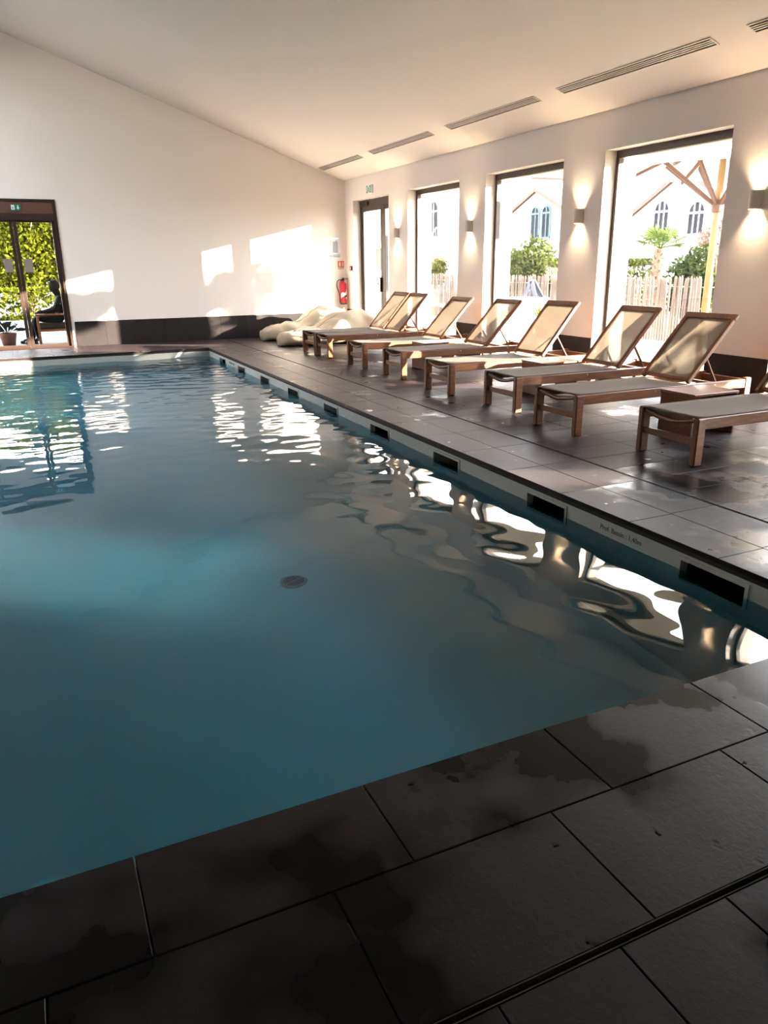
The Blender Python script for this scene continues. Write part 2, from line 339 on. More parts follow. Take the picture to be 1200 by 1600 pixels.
# ------------------------------------------------------------------ floor slab, coping, tiles
TH = 0.02
w = MB()
w.box(PX1+0.30, XO, YB, YF, -0.30, -TH); w.box(XL, PX0-0.3, YB, YF, -0.30, -TH)
w.box(PX0-0.3, PX1+0.30, YB, PY0-0.30, -0.30, -TH); w.box(PX0-0.3, PX1+0.30, PY1+0.30, YF, -0.30, -TH)
floor = S(w.build('floor', M['grout']))
pool = None
G = 0.0035
_tcache = {}
def tile(parent, x0, x1, y0, y1, name='tile', t=TH, dz=0.0):
    sx_, sy_ = round(x1-x0, 3), round(y1-y0, 3); dry = x0 > 3.2 and y1 > 4.6; key = (sx_, sy_, t, dry)  # window-side tiles take the drier copy with light put into its colour
    if key not in _tcache:
        a, b, c = sx_/2-G/2, sy_/2-G/2, 0.0025
        mb = MB(); v = [(-a,-b,-t),(a,-b,-t),(a,b,-t),(-a,b,-t),(-a,-b,-c),(a,-b,-c),(a,b,-c),(-a,b,-c),(-a+c,-b+c,0),(a-c,-b+c,0),(a-c,b-c,0),(-a+c,b-c,0)]
        mb.add(v, [(0,1,5,4),(1,2,6,5),(2,3,7,6),(3,0,4,7),(4,5,9,8),(5,6,10,9),(6,7,11,10),(7,4,8,11),(8,9,10,11),(0,3,2,1)])
        _tcache[key] = mb.mesh('tile'); _tcache[key].materials.append(M['tile_dry_lit' if dry else 'tile'])
    return link(name, _tcache[key], None, parent, ((x0+x1)/2, (y0+y1)/2, dz))
def tile_rows_joined(parent, rects):
    mb = MB(); c = 0.0025
    for x0, x1, y0, y1 in rects:
        x0 += G/2; x1 -= G/2; y0 += G/2; y1 -= G/2
        mb.add([(x0,y0,-TH),(x1,y0,-TH),(x1,y1,-TH),(x0,y1,-TH),(x0,y0,0),(x1,y0,0),(x1,y1,0),(x0,y1,0)], [(4,5,6,7),(0,1,5,4),(1,2,6,5),(2,3,7,6),(3,0,4,7)])
    o = mb.build('tile', M['tile_dry_lit'], parent); o['kind'] = 'stuff'; return o
def spans(a, b, start, step):
    k = math.floor((a - start) / step); e = [a]
    p = start + step*(k+1)
    while p < b - 0.03:
        if p > a + 0.03: e.append(p)
        p += step
    e.append(b); return list(zip(e[:-1], e[1:]))
P = 0.69
# pool coping as its own slab
w = MB(); z0 = -0.12
w.box(PX0-0.30, PX0+0.004, PY0-0.30, PY1+0.30, -0.30, -0.035)
coping = None
mbc = MB()
for (x0, x1, y0, y1) in ((PX1, PX1+0.34, PY0-0.34, PY1+0.34), (PX0-0.34, PX0, PY0-0.34, PY1+0.34), (PX0, PX1, PY0-0.34, PY0), (PX0, PX1, PY1, PY1+0.34)):
    mbc.box(x0, x1, y0, y1, -0.06, -0.031)
coping = S(mbc.build('trim_1', M['grout'])); coping['label'] = 'slab under the dark stone edging of the pool'
far_rects = []
CT = 0.03
for a, b in spans(PY0-0.34, PY1+0.34, PY0+0.2, P):
    if a < 11.5: tile(coping, PX1-0.012, PX1+0.34, a, b, 'coping_stone', CT)
    else: far_rects.append((PX1-0.012, PX1+0.34, a, b))
cop_far = list(far_rects); far_rects = []
for a, b in spans(PX0-0.34, PX1-0.012, 0.066, P):
    if a > -1.4: tile(coping, a, b, PY0-0.345, PY0+0.012, 'coping_stone', CT)
    else: cop_far.append((a, b, PY0-0.345, PY0+0.012))
    cop_far.append((a, b, PY1-0.012, PY1+0.34))
for a, b in spans(PY0, PY1, 0, P): cop_far.append((PX0-0.34, PX0+0.012, a, b))
o = tile_rows_joined(coping, cop_far); o.name = 'coping_stone_row'
SLOT = 0.022
YS, XS = 1.015, 4.0          # drain slots
# second rows
for a, b in spans(XL, PX1+0.34, 0.52, P):
    if -1.4 < a: tile(floor, a, b, YS+SLOT, PY0-0.345)
    else: far_rects.append((a, b, YS+SLOT, PY0-0.345))
for a, b in spans(YS+SLOT, YF, 3.40, P):
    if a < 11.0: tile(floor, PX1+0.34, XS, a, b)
    else: far_rects.append((PX1+0.34, XS, a, b))
# field beside the windows
cols = spans(XS+SLOT, XW, XS+SLOT, P)
for (x0, x1) in cols:
    for a, b in spans(YS+SLOT, YF, 3.40, 0.345):
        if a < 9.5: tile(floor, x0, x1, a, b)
        else: far_rects.append((x0, x1, a, b))
# near field
for a, b in spans(XL, XW, 1.075, 0.345):
    if -0.5 < a < 3.2: tile(floor, a, b, YS-P, YS)
    else: far_rects.append((a, b, YS-P, YS))
    for yy in spans(YB, YS-P, YS, P): far_rects.append((a, b, *yy))
# far and left decks
for a, b in spans(PX0-0.34, PX1+0.34, 0.4, P):
    for yy in ((PY1+0.34, PY1+0.73), (PY1+0.73, YF)): far_rects.append((a, b, *yy))
for xx in spans(XL, PX0-0.34, XL, P):
    for yy in spans(PY0-0.345, YF, 0, P): far_rects.append((*xx, *yy))
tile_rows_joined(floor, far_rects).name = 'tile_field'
# slot drains
w = MB(); w.box(XL, XS+SLOT, YS, YS+0.003, -0.019, 0.001); w.box(XL, XS, YS+SLOT-0.003, YS+SLOT, -0.019, 0.001)
w.box(XS, XS+0.003, YS+SLOT, YF, -0.019, 0.001); w.box(XS+SLOT-0.003, XS+SLOT, YS, YF, -0.019, 0.001)
so = w.build('slot_drain', M['grout'], floor)
w = MB(); w.box(XL, XS+SLOT, YS+.003, YS+SLOT-.003, -0.0195, -0.017); w.box(XS+.003, XS+SLOT-.003, YS+SLOT, YF, -0.0195, -0.017)
w.build('slot_channel', M['dark'], so)

# wainscot tiles on far wall and piers
def wainscot(name, x_runs=None, y_runs=None, h=0.5):
    par = S(empty(name)); return par
bb_far = None
mb = MB(); mb.box(DX1+0.06, XW, YF-0.004, YF, 0, 0.495); bb_far = S(mb.build('baseboard_far', M['grout']))
for a, b in spans(DX1+0.06, XW, DX1+0.06, 0.60):
    m2 = MB(); m2.cbox(a+.0015, b-.0015, YF-0.016, YF-0.003, 0.001, 0.497, 0.002); m2.build('tile', M['wainscot'], bb_far)
mb = MB(); mb.box(XL, DX0-0.06, YF-0.004, YF, 0, 0.495); bl = S(mb.build('baseboard_far_left', M['wainscot']))
mb = MB(); runs = []; y = YB
for a, b in ops: runs.append((y, a)); y = b
runs.append((y, YF-0.02))
for a, b in runs: mb.box(XW-0.004, XW, a, b, 0, 0.56)
bb_r = S(mb.build('baseboard_right', M['grout']))
for a, b in runs:
    n = max(1, round((b-a)/0.6)); st = (b-a)/n
    for k in range(n):
        m2 = MB(); m2.cbox(XW-0.016, XW-0.003, a+k*st+.0015, a+(k+1)*st-.0015, 0.001, 0.562, 0.002); m2.build('tile', M['wainscot'], bb_r)

# ------------------------------------------------------------------ pool basin
SKY = [(14.0, 14.45), (12.64, 13.08), (11.23, 11.66), (9.84, 10.28), (8.39, 8.83), (6.95, 7.40), (5.51, 5.95), (4.03, 4.48), (2.51, 2.97)]
SZ0, SZ1 = -0.285, -0.10
w = MB()
w.box(PX0-0.3, PX1+0.5, PY0-0.3, PY1+0.3, PDEPTH-0.2, PDEPTH)
w.box(PX0-0.3, PX0, PY0-0.3, PY1+0.3, PDEPTH, -0.06); w.box(PX0-0.3, PX1+0.3, PY0-0.3, PY0, PDEPTH, -0.06); w.box(PX0-0.3, PX1+0.3, PY1, PY1+0.3, PDEPTH, -0.06)
w.box(PX1, PX1+0.28, PY0-0.3, PY1+0.3, PDEPTH, SZ0); w.box(PX1, PX1+0.28, PY0-0.3, PY1+0.3, SZ1, -0.06)
w.box(PX1+0.28, PX1+0.5, PY0-0.3, PY1+0.3, PDEPTH, -0.06)
y = PY0-0.3
for a, b in sorted(SKY): w.box(PX1, PX1+0.28, y, a, SZ0, SZ1); y = b
w.box(PX1, PX1+0.28, y, PY1+0.3, SZ0, SZ1)
pool = S(w.build('pool_basin', M['liner']))
pool['label'] = 'sunken rectangular swimming pool basin with a plain blue-grey lining'
skim_me = None
for a, b in SKY:
    m2 = MB(); t = 0.022; d0, d1 = PX1-0.008, PX1+0.05; ln = b - a
    L2 = 0.445
    if skim_me is None:
        m2.box(-0.008, .05, -t, 0, SZ0-t, SZ1+t); m2.box(-0.008, .05, L2, L2+t, SZ0-t, SZ1+t); m2.box(-0.008, .05, 0, L2, SZ1, SZ1+t); m2.box(-0.008, .05, 0, L2, SZ0-t, SZ0)
        skim_me = m2.mesh('skimmer_frame'); skim_me.materials.append(M['liner'])
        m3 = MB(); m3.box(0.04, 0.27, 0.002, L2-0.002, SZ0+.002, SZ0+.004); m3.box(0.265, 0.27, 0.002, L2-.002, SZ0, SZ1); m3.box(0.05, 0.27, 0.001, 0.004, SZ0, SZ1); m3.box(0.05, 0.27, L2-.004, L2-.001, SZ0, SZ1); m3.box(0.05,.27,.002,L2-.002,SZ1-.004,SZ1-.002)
        skim_in = m3.mesh('skimmer_throat'); skim_in.materials.append(M['dark'])  # throat coloured near-black to stand in for the shade inside the recess
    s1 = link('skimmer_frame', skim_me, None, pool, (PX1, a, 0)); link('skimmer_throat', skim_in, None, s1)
def text_mesh(txt, size, name):
    cu = bpy.data.curves.new(name, 'FONT'); cu.body = txt; cu.size = size; cu.extrude = 0.0006
    ob = bpy.data.objects.new(name, cu); COL.objects.link(ob); dg = bpy.context.evaluated_depsgraph_get()
    me = bpy.data.meshes.new_from_object(ob.evaluated_get(dg)); bpy.data.objects.remove(ob, do_unlink=True); me.materials.clear(); return me
tm = text_mesh('Prof. Bassin : 1,40m', 0.048, 'depth_marking')
for yy in (3.66, 13.72):
    o = link('depth_marking', tm if yy < 5 else tm.copy(), M['marking'], pool)
    o.rotation_euler = (math.radians(90), 0, math.radians(-90)); o.location = (PX1-0.0012, yy, -0.128)
# bottom return grate
dg_ = thing('pool_grate', 'small round dark grate on the pool floor near the middle', 'grate', (1.56, 5.02, PDEPTH))
m2 = MB(); m2.lathe([(0.15, 0.0), (0.15, 0.012), (0.13, 0.03), (0.115, 0.03), (0.112, 0.02)], 28); m2.build('rim', princ('grey_plastic', (0.12,0.15,0.16), 0.5, var=.1), dg_, True)
for k in range(9):
    xx = -0.10 + 0.025*k; hh = math.sqrt(max(0.0004, 0.112**2 - xx*xx)); m2 = MB(); m2.box(xx-0.006, xx+0.006, -hh, hh, 0.02, 0.032); m2.build('bar', M['black'], dg_)
m2 = MB(); m2.box(-0.112, 0.112, -0.008, 0.008, 0.021, 0.035); m2.build('crossbar', bpy.data.materials['grey_plastic'], dg_)
dg_.rotation_euler.z = 0.5; dg_.scale = (.68, .68, .68)

# water surface: real waves
nx, ny = 250, 460
xs = np.linspace(PX0+0.002, PX1-0.002, nx); ys = np.linspace(PY0+0.002, PY1-0.002, ny)
GX, GY = np.meshgrid(xs, ys)
H = np.zeros_like(GX)
for k in range(46):
    lam = float(np.exp(rng.uniform(math.log(0.28), math.log(2.4)))); th = rng.uniform(0, 2*math.pi); ph = rng.uniform(0, 2*math.pi)
    amp = 0.00052 * lam**0.95
    ux, uy = math.cos(th), math.sin(th)
    warp = 0.35*np.sin(0.9*GX*uy - 0.8*GY*ux + ph*1.7)
    H += amp*np.sin(2*math.pi/lam*(GX*ux + GY*uy) + ph + warp)
for k in range(40):
    lam = float(rng.uniform(0.13, 0.42)); th = rng.normal(math.pi/2, .55); ph = rng.uniform(0, 2*math.pi)
    H += (0.00085*lam**0.9*np.clip((GY-4.0)/5.0, 0.05, 1))*np.sin(2*math.pi/lam*(GX*math.cos(th) + GY*math.sin(th)) + ph + 1.2*np.sin(.7*GX+ph) + .9*np.sin(.9*GY+2*ph))
calm = 0.55 + 0.45*np.clip((GX - 0.3)/2.2, 0, 1) + 0.35*np.clip((GY-8)/5, 0, 1)
H *= calm
verts = np.stack([GX, GY, ZWATER + H], -1).reshape(-1, 3)
idx = np.arange(nx*ny).reshape(ny, nx)
quads = np.stack([idx[:-1,:-1], idx[:-1,1:], idx[1:,1:], idx[1:,:-1]], -1).reshape(-1, 4)
me = bpy.data.meshes.new('water'); me.from_pydata(verts.tolist(), [], quads.tolist()); me.polygons.foreach_set('use_smooth', [True]*len(me.polygons)); me.update()
water = link('water', me, M['water']); tag(water, 'rippling teal water filling the swimming pool', 'water', kind='stuff')

# ------------------------------------------------------------------ windows and doors
def fixed_window(name, a, b):
    w = S(empty(name, (7.2, a, 0))); L = b - a; X0, X1 = -0.04, 0.04
    for nm, bx in (('jamb', (0, .055, 0.03, HEAD)), ('jamb', (L-.055, L, 0.03, HEAD)), ('head_rail', (.055, L-.055, HEAD-.09, HEAD)), ('sill_rail', (0, L, 0.0, .07))):
        m2 = MB(); m2.cbox(X0, X1, bx[0], bx[1], bx[2], bx[3], 0.004); m2.build(nm, M['frame'], w)
    m2 = MB(); m2.box(-0.006, 0.006, .05, L-.05, .065, HEAD-.085); m2.build('pane', M['glass'], w)
    m2 = MB(); m2.box(0.04, XO-7.2, 0.0, L, -0.06, 0.012); m2.build('sill', M['ext_white'], w)
    m2 = MB(); m2.box(XW-7.2+.001, -0.04, 0.0, L, -0.03, 0.0); m2.build('threshold', M['tile'], w)
for nme, a, b in WINS: fixed_window(nme, a, b)
# skylight added in the unseen left slope to brighten the far wall
sk_ = S(empty('added_skylight', (0, 0, 0)))
m2 = MB(); m2.prism([(SKL[1], CZ(SKL[1])+.20), (SKL[0], CZ(SKL[0])+.20), (SKL[0], CZ(SKL[0])+.212), (SKL[1], CZ(SKL[1])+.212)], 'y', SKL[2], SKL[3]); m2.build('pane', M['glass'], sk_)
for k in range(4):
    yy = SKL[2] + (SKL[3]-SKL[2])*k/3
    m2 = MB(); m2.prism([(SKL[1], CZ(SKL[1])+.16), (SKL[0], CZ(SKL[0])+.16), (SKL[0], CZ(SKL[0])+.25), (SKL[1], CZ(SKL[1])+.25)], 'y', yy-.03, yy+.03); m2.build('glazing_bar', M['frame'], sk_)
# glazed double door in the window wall
a, b = DOOR; L = b - a
d = S(empty('door_1', (7.2, a, 0)))
def cb(parent, nm, mat, x0, x1, y0, y1, z0, z1, c=0.004): m2 = MB(); m2.cbox(x0, x1, y0, y1, z0, z1, c); return m2.build(nm, mat, parent)
cb(d, 'jamb', M['frame'], -.05, .05, 0, .06, 0, HEAD); cb(d, 'jamb', M['frame'], -.05, .05, L-.06, L, 0, HEAD); cb(d, 'head_rail', M['frame'], -.05, .05, .06, L-.06, HEAD-.13, HEAD)
m2 = MB(); m2.box(XW-7.2+.001, XO-7.2, 0.0, L, -0.06, 0.004); m2.build('threshold', M['tile'], d)
ysplit = 0.72
for (y0, y1) in ((.02, ysplit-.003), (ysplit+.003, L-.065)):
    lf = cb(d, 'leaf_stile', M['frame'], -.035, .035, y0, y0+.085, .01, HEAD-.135)
    m2 = MB(); m2.cbox(-.035,.035, y1-(.15 if y0 < .05 else .085), y1, .01, HEAD-.135, .004); m2.cbox(-.035,.035, y0+.085, y1-.085, HEAD-.235, HEAD-.135, .004); m2.cbox(-.035,.035, y0+.085, y1-.085, .01, .13, .004)
    m2.build('leaf_frame', M['frame'], d)
    m2 = MB(); m2.box(-.006,.006, y0+.08, y1-.08, .12, HEAD-.23); m2.build('pane', M['glass'], d)
# handle and lock case
hd = cb(d, 'lock_case', M['black'], -.075, -.035, ysplit+.02, ysplit+.075, .98, 1.28)
m2 = MB(); m2.tube([(-.06, ysplit+.05, 1.25), (-.09, ysplit+.09, 1.29), (-.10, ysplit+.15, 1.24), (-.10, ysplit+.16, 1.16), (-.08, ysplit+.10, 1.13)], .012, 8); m2.build('pull_handle', M['black'], hd, True)
m2 = MB(); m2.tube([(-.08, ysplit+.05, 1.135), (-.085, ysplit+.30, 1.135)], .009, 8); m2.build('lever', M['metal'], hd, True)
m2 = MB(); m2.cbox(-.10, -.05, L-.5, L-.12, HEAD-.115, HEAD-.045); m2.build('closer', M['black'], d)
m2 = MB(); m2.box(-.010, -.0075, ysplit+.14, ysplit+.40, 1.42, 1.88); m2.build('sticker', M['light_print'], d)
# glazed sliding door in the far wall
d2 = S(empty('door_2', (0, YF, 0)))
y0, y1 = -0.03, 0.10
cb(d2, 'jamb', M['brown_frame'], DX1-.055, DX1, y0, y1, 0, DH); cb(d2, 'jamb', M['brown_frame'], DX0, DX0+.055, y0, y1, 0, DH)
cb(d2, 'head_rail', M['brown_frame'], DX0+.055, DX1-.055, y0, y1, DH-.045, DH)
cb(d2, 'transom_panel', M['transom'], DX0+.055, DX1-.055, y0+.02, y1-.03, 2.55, DH-.045)
cb(d2, 'transom_rail', M['brown_frame'], DX0+.055, DX1-.055, y0-.01, y1, 2.43, 2.55)
cb(d2, 'sill', M['brown_frame'], DX0+.055, DX1-.055, y0, y1, 0, .02)
XM = 0.055
for (x0, x1) in ((XM+.002, DX1-.055), (-.98, XM-.002)):
    l0 = cb(d2, 'leaf_stile', M['brown_frame'], x0, x0+.065, y0+.03, y0+.075, .02, 2.43); cb(d2, 'leaf_stile', M['brown_frame'], x1-.065, x1, y0+.03, y0+.075, .02, 2.43)
    cb(d2, 'leaf_rail', M['brown_frame'], x0+.065, x1-.065, y0+.03, y0+.075, .02, .075); cb(d2, 'leaf_rail', M['brown_frame'], x0+.065, x1-.065, y0+.03, y0+.075, 2.395, 2.43)
    m2 = MB(); m2.box(x0+.06, x1-.06, y0+.048, y0+.058, .07, 2.40); m2.build('pane', M['glass'], d2)
for sx0 in (0.155, -0.205):
    m2 = MB(); m2.box(sx0, sx0+.155, y0+.043, y0+.0465, 1.475, 1.725); m2.build('sticker', M['pale_sticker'], d2)

# ------------------------------------------------------------------ ceiling vents
def make_vent(label, ya, yb, first=None):
    L = yb - ya; sl = math.atan(0.3435)
    v = thing('ceiling_vent', label, 'vent', (6.36, ya, CZ(6.36)), 0, 'slot vents in a line along the ceiling')
    W = 0.058
    v.rotation_euler = (0, sl, 0)
    m2 = MB(); m2.box(-W, W, 0, L, -.002, .004); m2.build('backing', M['dark'], v)
    m2 = MB(); m2.box(-W-.012, -W, -.012, L+.012, -.012, .002); m2.box(W, W+.012, -.012, L+.012, -.012, .002); m2.box(-W, W, -.012, 0, -.012, .002); m2.box(-W, W, L, L+.012, -.012, .002)
    m2.build('frame', M['vent'], v)
    for k in range(3):
        xx = -W + (k+1)*2*W/4; m2 = MB(); m2.box(xx-.006, xx+.006, 0, L, -.011, -.003); m2.build('slat', M['vent'], v)
for lb, a, b in (('long slot vent in the ceiling above the second window from the right', 8.95, 11.24), ('long slot vent in the ceiling above the largest window', 6.12, 8.46), ('long slot vent in the ceiling above the narrow third window', 11.81, 14.17),
              ('farthest ceiling slot vent, next to the gable wall', 14.68, 16.85), ('ceiling slot vent cut off by the right picture edge', 3.3, 5.68)): make_vent(lb, a, b)

# ------------------------------------------------------------------ wall sconces
def make_sconce(y, label, power=6.0):
    s = thing('wall_sconce', label, 'wall lamp', (XW, y, 2.135), 0, 'up and down lamps between the windows')
    m2 = MB(); pts = []
    for k in range(13):
        th = math.pi/2 + math.pi*k/12; pts.append((-.035 + .062*math.cos(th), .062*math.sin(th)))
    pts = [(0.0, .062)] + pts + [(0.0, -.062)]
    n = len(pts); v = [(p[0], p[1], -.09) for p in pts] + [(p[0], p[1], .09) for p in pts]
    inn = [(-.012 + p[0]*.8 + 0.0, p[1]*.84) for p in pts]
    v += [(p[0], p[1], -.09) for p in inn] + [(p[0], p[1], .09) for p in inn]
    f = []
    for i in range(n):
        j = (i+1) % n
        f += [(i, j, n+j, n+i), (2*n+j, 2*n+i, 3*n+i, 3*n+j), (i, 2*n+i, 2*n+j, j), (n+j, 3*n+j, 3*n+i, n+i)]
    m2.add(v, f); m2.build('housing', M['sconce'], s)
    m2 = MB(); m2.box(-.075, -.012, -.045, .045, -.006, .006); m2.build('divider', M['sconce'], s)
    for sg in (1, -1):
        m2 = MB(); m2.lathe([(0.001, 0), (.022, 0), (.025, .012*sg), (.02, .024*sg), (.002, .026*sg)], 14, (-.045, 0, .008*sg))
        m2.build('bulb', M['bulb'], s, True)
        ld = bpy.data.lights.new('sconce_spot', 'SPOT'); ld.energy = power; ld.color = (1.0, 0.74, 0.46); ld.spot_size = math.radians(98); ld.spot_blend = 1.0; ld.shadow_soft_size = 0.02
        lo = bpy.data.objects.new('sconce_spot', ld); COL.objects.link(lo); lo.parent = s; lo.location = (-.06, 0, .045*sg); lo.rotation_euler = (math.pi if sg > 0 else 0, 0, 0)
m, n, out = mat_new('lamp_bulb'); e = n.nodes.new('ShaderNodeEmission'); e.inputs[0].default_value = (1, .78, .5, 1); e.inputs[1].default_value = 30; n.links.new(e.outputs[0], out.inputs[0]); M['bulb'] = m
make_sconce(8.70, 'lit sconce between the largest window and the next one')
make_sconce(5.90, 'lit sconce cut by the right picture edge')
make_sconce(11.53, 'lit sconce between the middle two windows')
make_sconce(14.30, 'lit sconce between the glass double door and the narrow window')

# ------------------------------------------------------------------ sun loungers
LW, LH, LL = 0.64, 0.385, 2.27
def make_lounger():
    r = thing('sun_lounger', '', 'sun lounger')
    for y0 in (0.0, LW-.045):
        m2 = MB(); m2.cbox(.02, LL-.03, y0, y0+.045, LH-.095, LH-.004, .006); rail = m2.build('side_rail', M['teak'], r)
        for xx in (.07, .95, 1.75):
            yy = -0.003 if y0 == 0 else LW+.003
            m2 = MB(); m2.tube([(xx, yy, LH-.03), (xx, yy+(.006 if y0 == 0 else -.006), LH-.03)], .007, 8); m2.build('bolt', M['metal'], rail)
    for xx, yy, top in ((0, -.006, LH-.002), (0, LW-.06+.006, LH-.002), (LL-.09, -.006, LH+.01), (LL-.09, LW-.06+.006, LH+.01)):
        m2 = MB(); m2.cbox(xx, xx+.09, yy, yy+.06, 0, top, .010); m2.build('leg', M['teak'], r)
    m2 = MB(); m2.cbox(.028, .062, .05, LW-.05, .16, .215, .005); m2.build('stretcher', M['teak'], r)
    m2 = MB(); m2.cbox(LL-.07, LL-.03, .05, LW-.05, .24, LH-.01, .005); m2.build('rear_rail', M['teak'], r)
    # dipped foot bar
    m2 = MB(); N = 14; v = []; f = []
    for k in range(N+1):
        t = k/N; yy = .045 + t*(LW-.09); dip = .042*math.sin(math.pi*t)**1.3
        for xx in (.02, .055):
            v += [(xx, yy, LH-.045-dip), (xx, yy, LH-.012-dip)]
    for k in range(N):
        b = 4*k; c = b+4
        f += [(b, c, c+1, b+1), (b+2, b+3, c+3, c+2), (b, b+2, c+2, c), (b+1, c+1, c+3, b+3)]
    f += [(0,1,3,2), (4*N, 4*N+2, 4*N+3, 4*N+1)]
    m2.add(v, f); m2.build('foot_bar', M['teak'], r, True)
    m2 = MB(); m2.cbox(1.34, 1.40, .045, LW-.045, LH-.075, LH-.035, .004); m2.build('cross_rail', M['teak'], r)
    m2 = MB(); m2.cbox(.72, .78, .045, LW-.045, LH-.095, LH-.06, .004); m2.build('cross_rail', M['teak'], r)
    # seat fabric with a slight sag
    m2 = MB(); NX, NY = 14, 8; v = []; f = []
    for i in range(NX+1):
        for j in range(NY+1):
            t = i/NX; u = j/NY
            v.append((.0 + t*1.385, .012 + u*(LW-.024), LH + .003 - .016*math.sin(math.pi*u)*min(1, t*6, (1-t)*6+.2)))
    nb = len(v); v += [(x, yy, z-.004) for x, yy, z in v]
    for i in range(NX):
        for j in range(NY):
            a0 = i*(NY+1)+j; q = (a0, a0+NY+1, a0+NY+2, a0+1); f.append(q); f.append(tuple(nb+k for k in q[::-1]))
    for i in range(NX):
        a0 = i*(NY+1); f.append((a0, nb+a0, nb+a0+NY+1, a0+NY+1)); a0 += NY; f.append((a0, a0+NY+1, nb+a0+NY+1, nb+a0))
    for j in range(NY):
        a0 = j; f.append((a0, a0+1, nb+a0+1, nb+a0)); a0 = NX*(NY+1)+j; f.append((a0, nb+a0, nb+a0+1, a0+1))
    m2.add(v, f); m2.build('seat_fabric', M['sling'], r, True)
    # backrest hinged at x=1.40
    BL = 0.845
    m2 = MB(); m2.cbox(0, BL, .0, .042, -.006, .040, .006); m2.cbox(0, BL, LW-.042, LW, -.006, .040, .006); m2.cbox(BL-.062, BL+.012, -.006, LW+.006, -.004, .034, .008); m2.cbox(.02, .06, .042, LW-.042, -.004, .026, .004)
    b = m2.build('backrest', M['teak'], r, loc=(1.395, 0, LH+.002))
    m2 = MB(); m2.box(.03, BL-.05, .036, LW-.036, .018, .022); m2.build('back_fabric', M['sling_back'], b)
    b.rotation_euler = (0, -math.radians(49), 0)
    # props holding the backrest up
    for yy in (.05, LW-.05):
        m2 = MB(); m2.bar((1.395+.23, yy, LH+.255), (1.395+.42, yy, LH-.03), .012, .028, (0,1,0)); m2.build('prop', M['teak'], r)
    m2 = MB(); m2.cbox(1.395+.40, 1.395+.435, .045, LW-.045, LH-.05, LH-.02, .004); m2.build('prop_bar', M['teak'], r)
    return r
loungers = [
  (4.62, 4.18, 49, 'nearest sun lounger, its raised back cut off by the right picture edge'),
  (4.49, 5.48, 47.5, 'second nearest sun lounger, standing in front of the right edge of the largest window'),
  (4.66, 6.70, 49, 'third nearest sun lounger, shaded, its backrest low in front of the largest window'),
  (4.60, 8.02, 50.5, 'sun lounger with brightly sunlit side rail in front of the wall between two windows'),
  (4.68, 9.50, 47, 'brown sun lounger with a sunlit front leg before the second window'),
  (4.67, 10.83, 46, 'sun lounger with sunlit rail behind the middle of the row'),
  (4.70, 12.42, 48, 'nearer lounger of the close pair beside the bean bags'),
  (4.70, 13.10, 48, 'farthest sun lounger, rear one of the close pair beside the bean bags')]
proto = make_lounger()
for i, (x, yy, an, lb) in enumerate(loungers):
    o = proto if i == 0 else copy_tree(proto)
    o.location = (x, yy, 0.002); tag(o, lb, 'sun lounger', 'teak sun loungers in a row'); o.rotation_euler.z = math.radians([0, .4, -.5, .3, -.3, .2, 0, .3][i])
    for ch in o.children:
        if ch.name.startswith('backrest'): ch.rotation_euler = (0, -math.radians(an), 0)

# ------------------------------------------------------------------ side tables between loungers
def make_table():
    t = thing('side_table', '', 'side table')
    m2 = MB(); m2.cbox(0, .56, 0, .42, .375, .40, .004); m2.build('top', M['teak'], t)
    for xx in (0.004, .532):
        m2 = MB(); m2.cbox(xx, xx+.024, .006, .414, 0.0, .375, .004); m2.build('side_panel', M['teak'], t)
    m2 = MB(); m2.cbox(.03, .53, .37, .395, .30, .375, .004); m2.build('stretcher', M['teak'], t)
    return t
tp = make_table()
for i, (x, yy, lb) in enumerate(((5.37, 4.93, 'low wooden side table between the two nearest loungers'), (5.55, 7.46, 'low wooden side table mostly hidden behind the third nearest lounger'), (5.45, 10.28, 'small wooden side table deep in the lounger row'))):
    o = tp if i == 0 else copy_tree(tp); o.location = (x, yy, .002); tag(o, lb, 'side table', 'low wooden side tables')

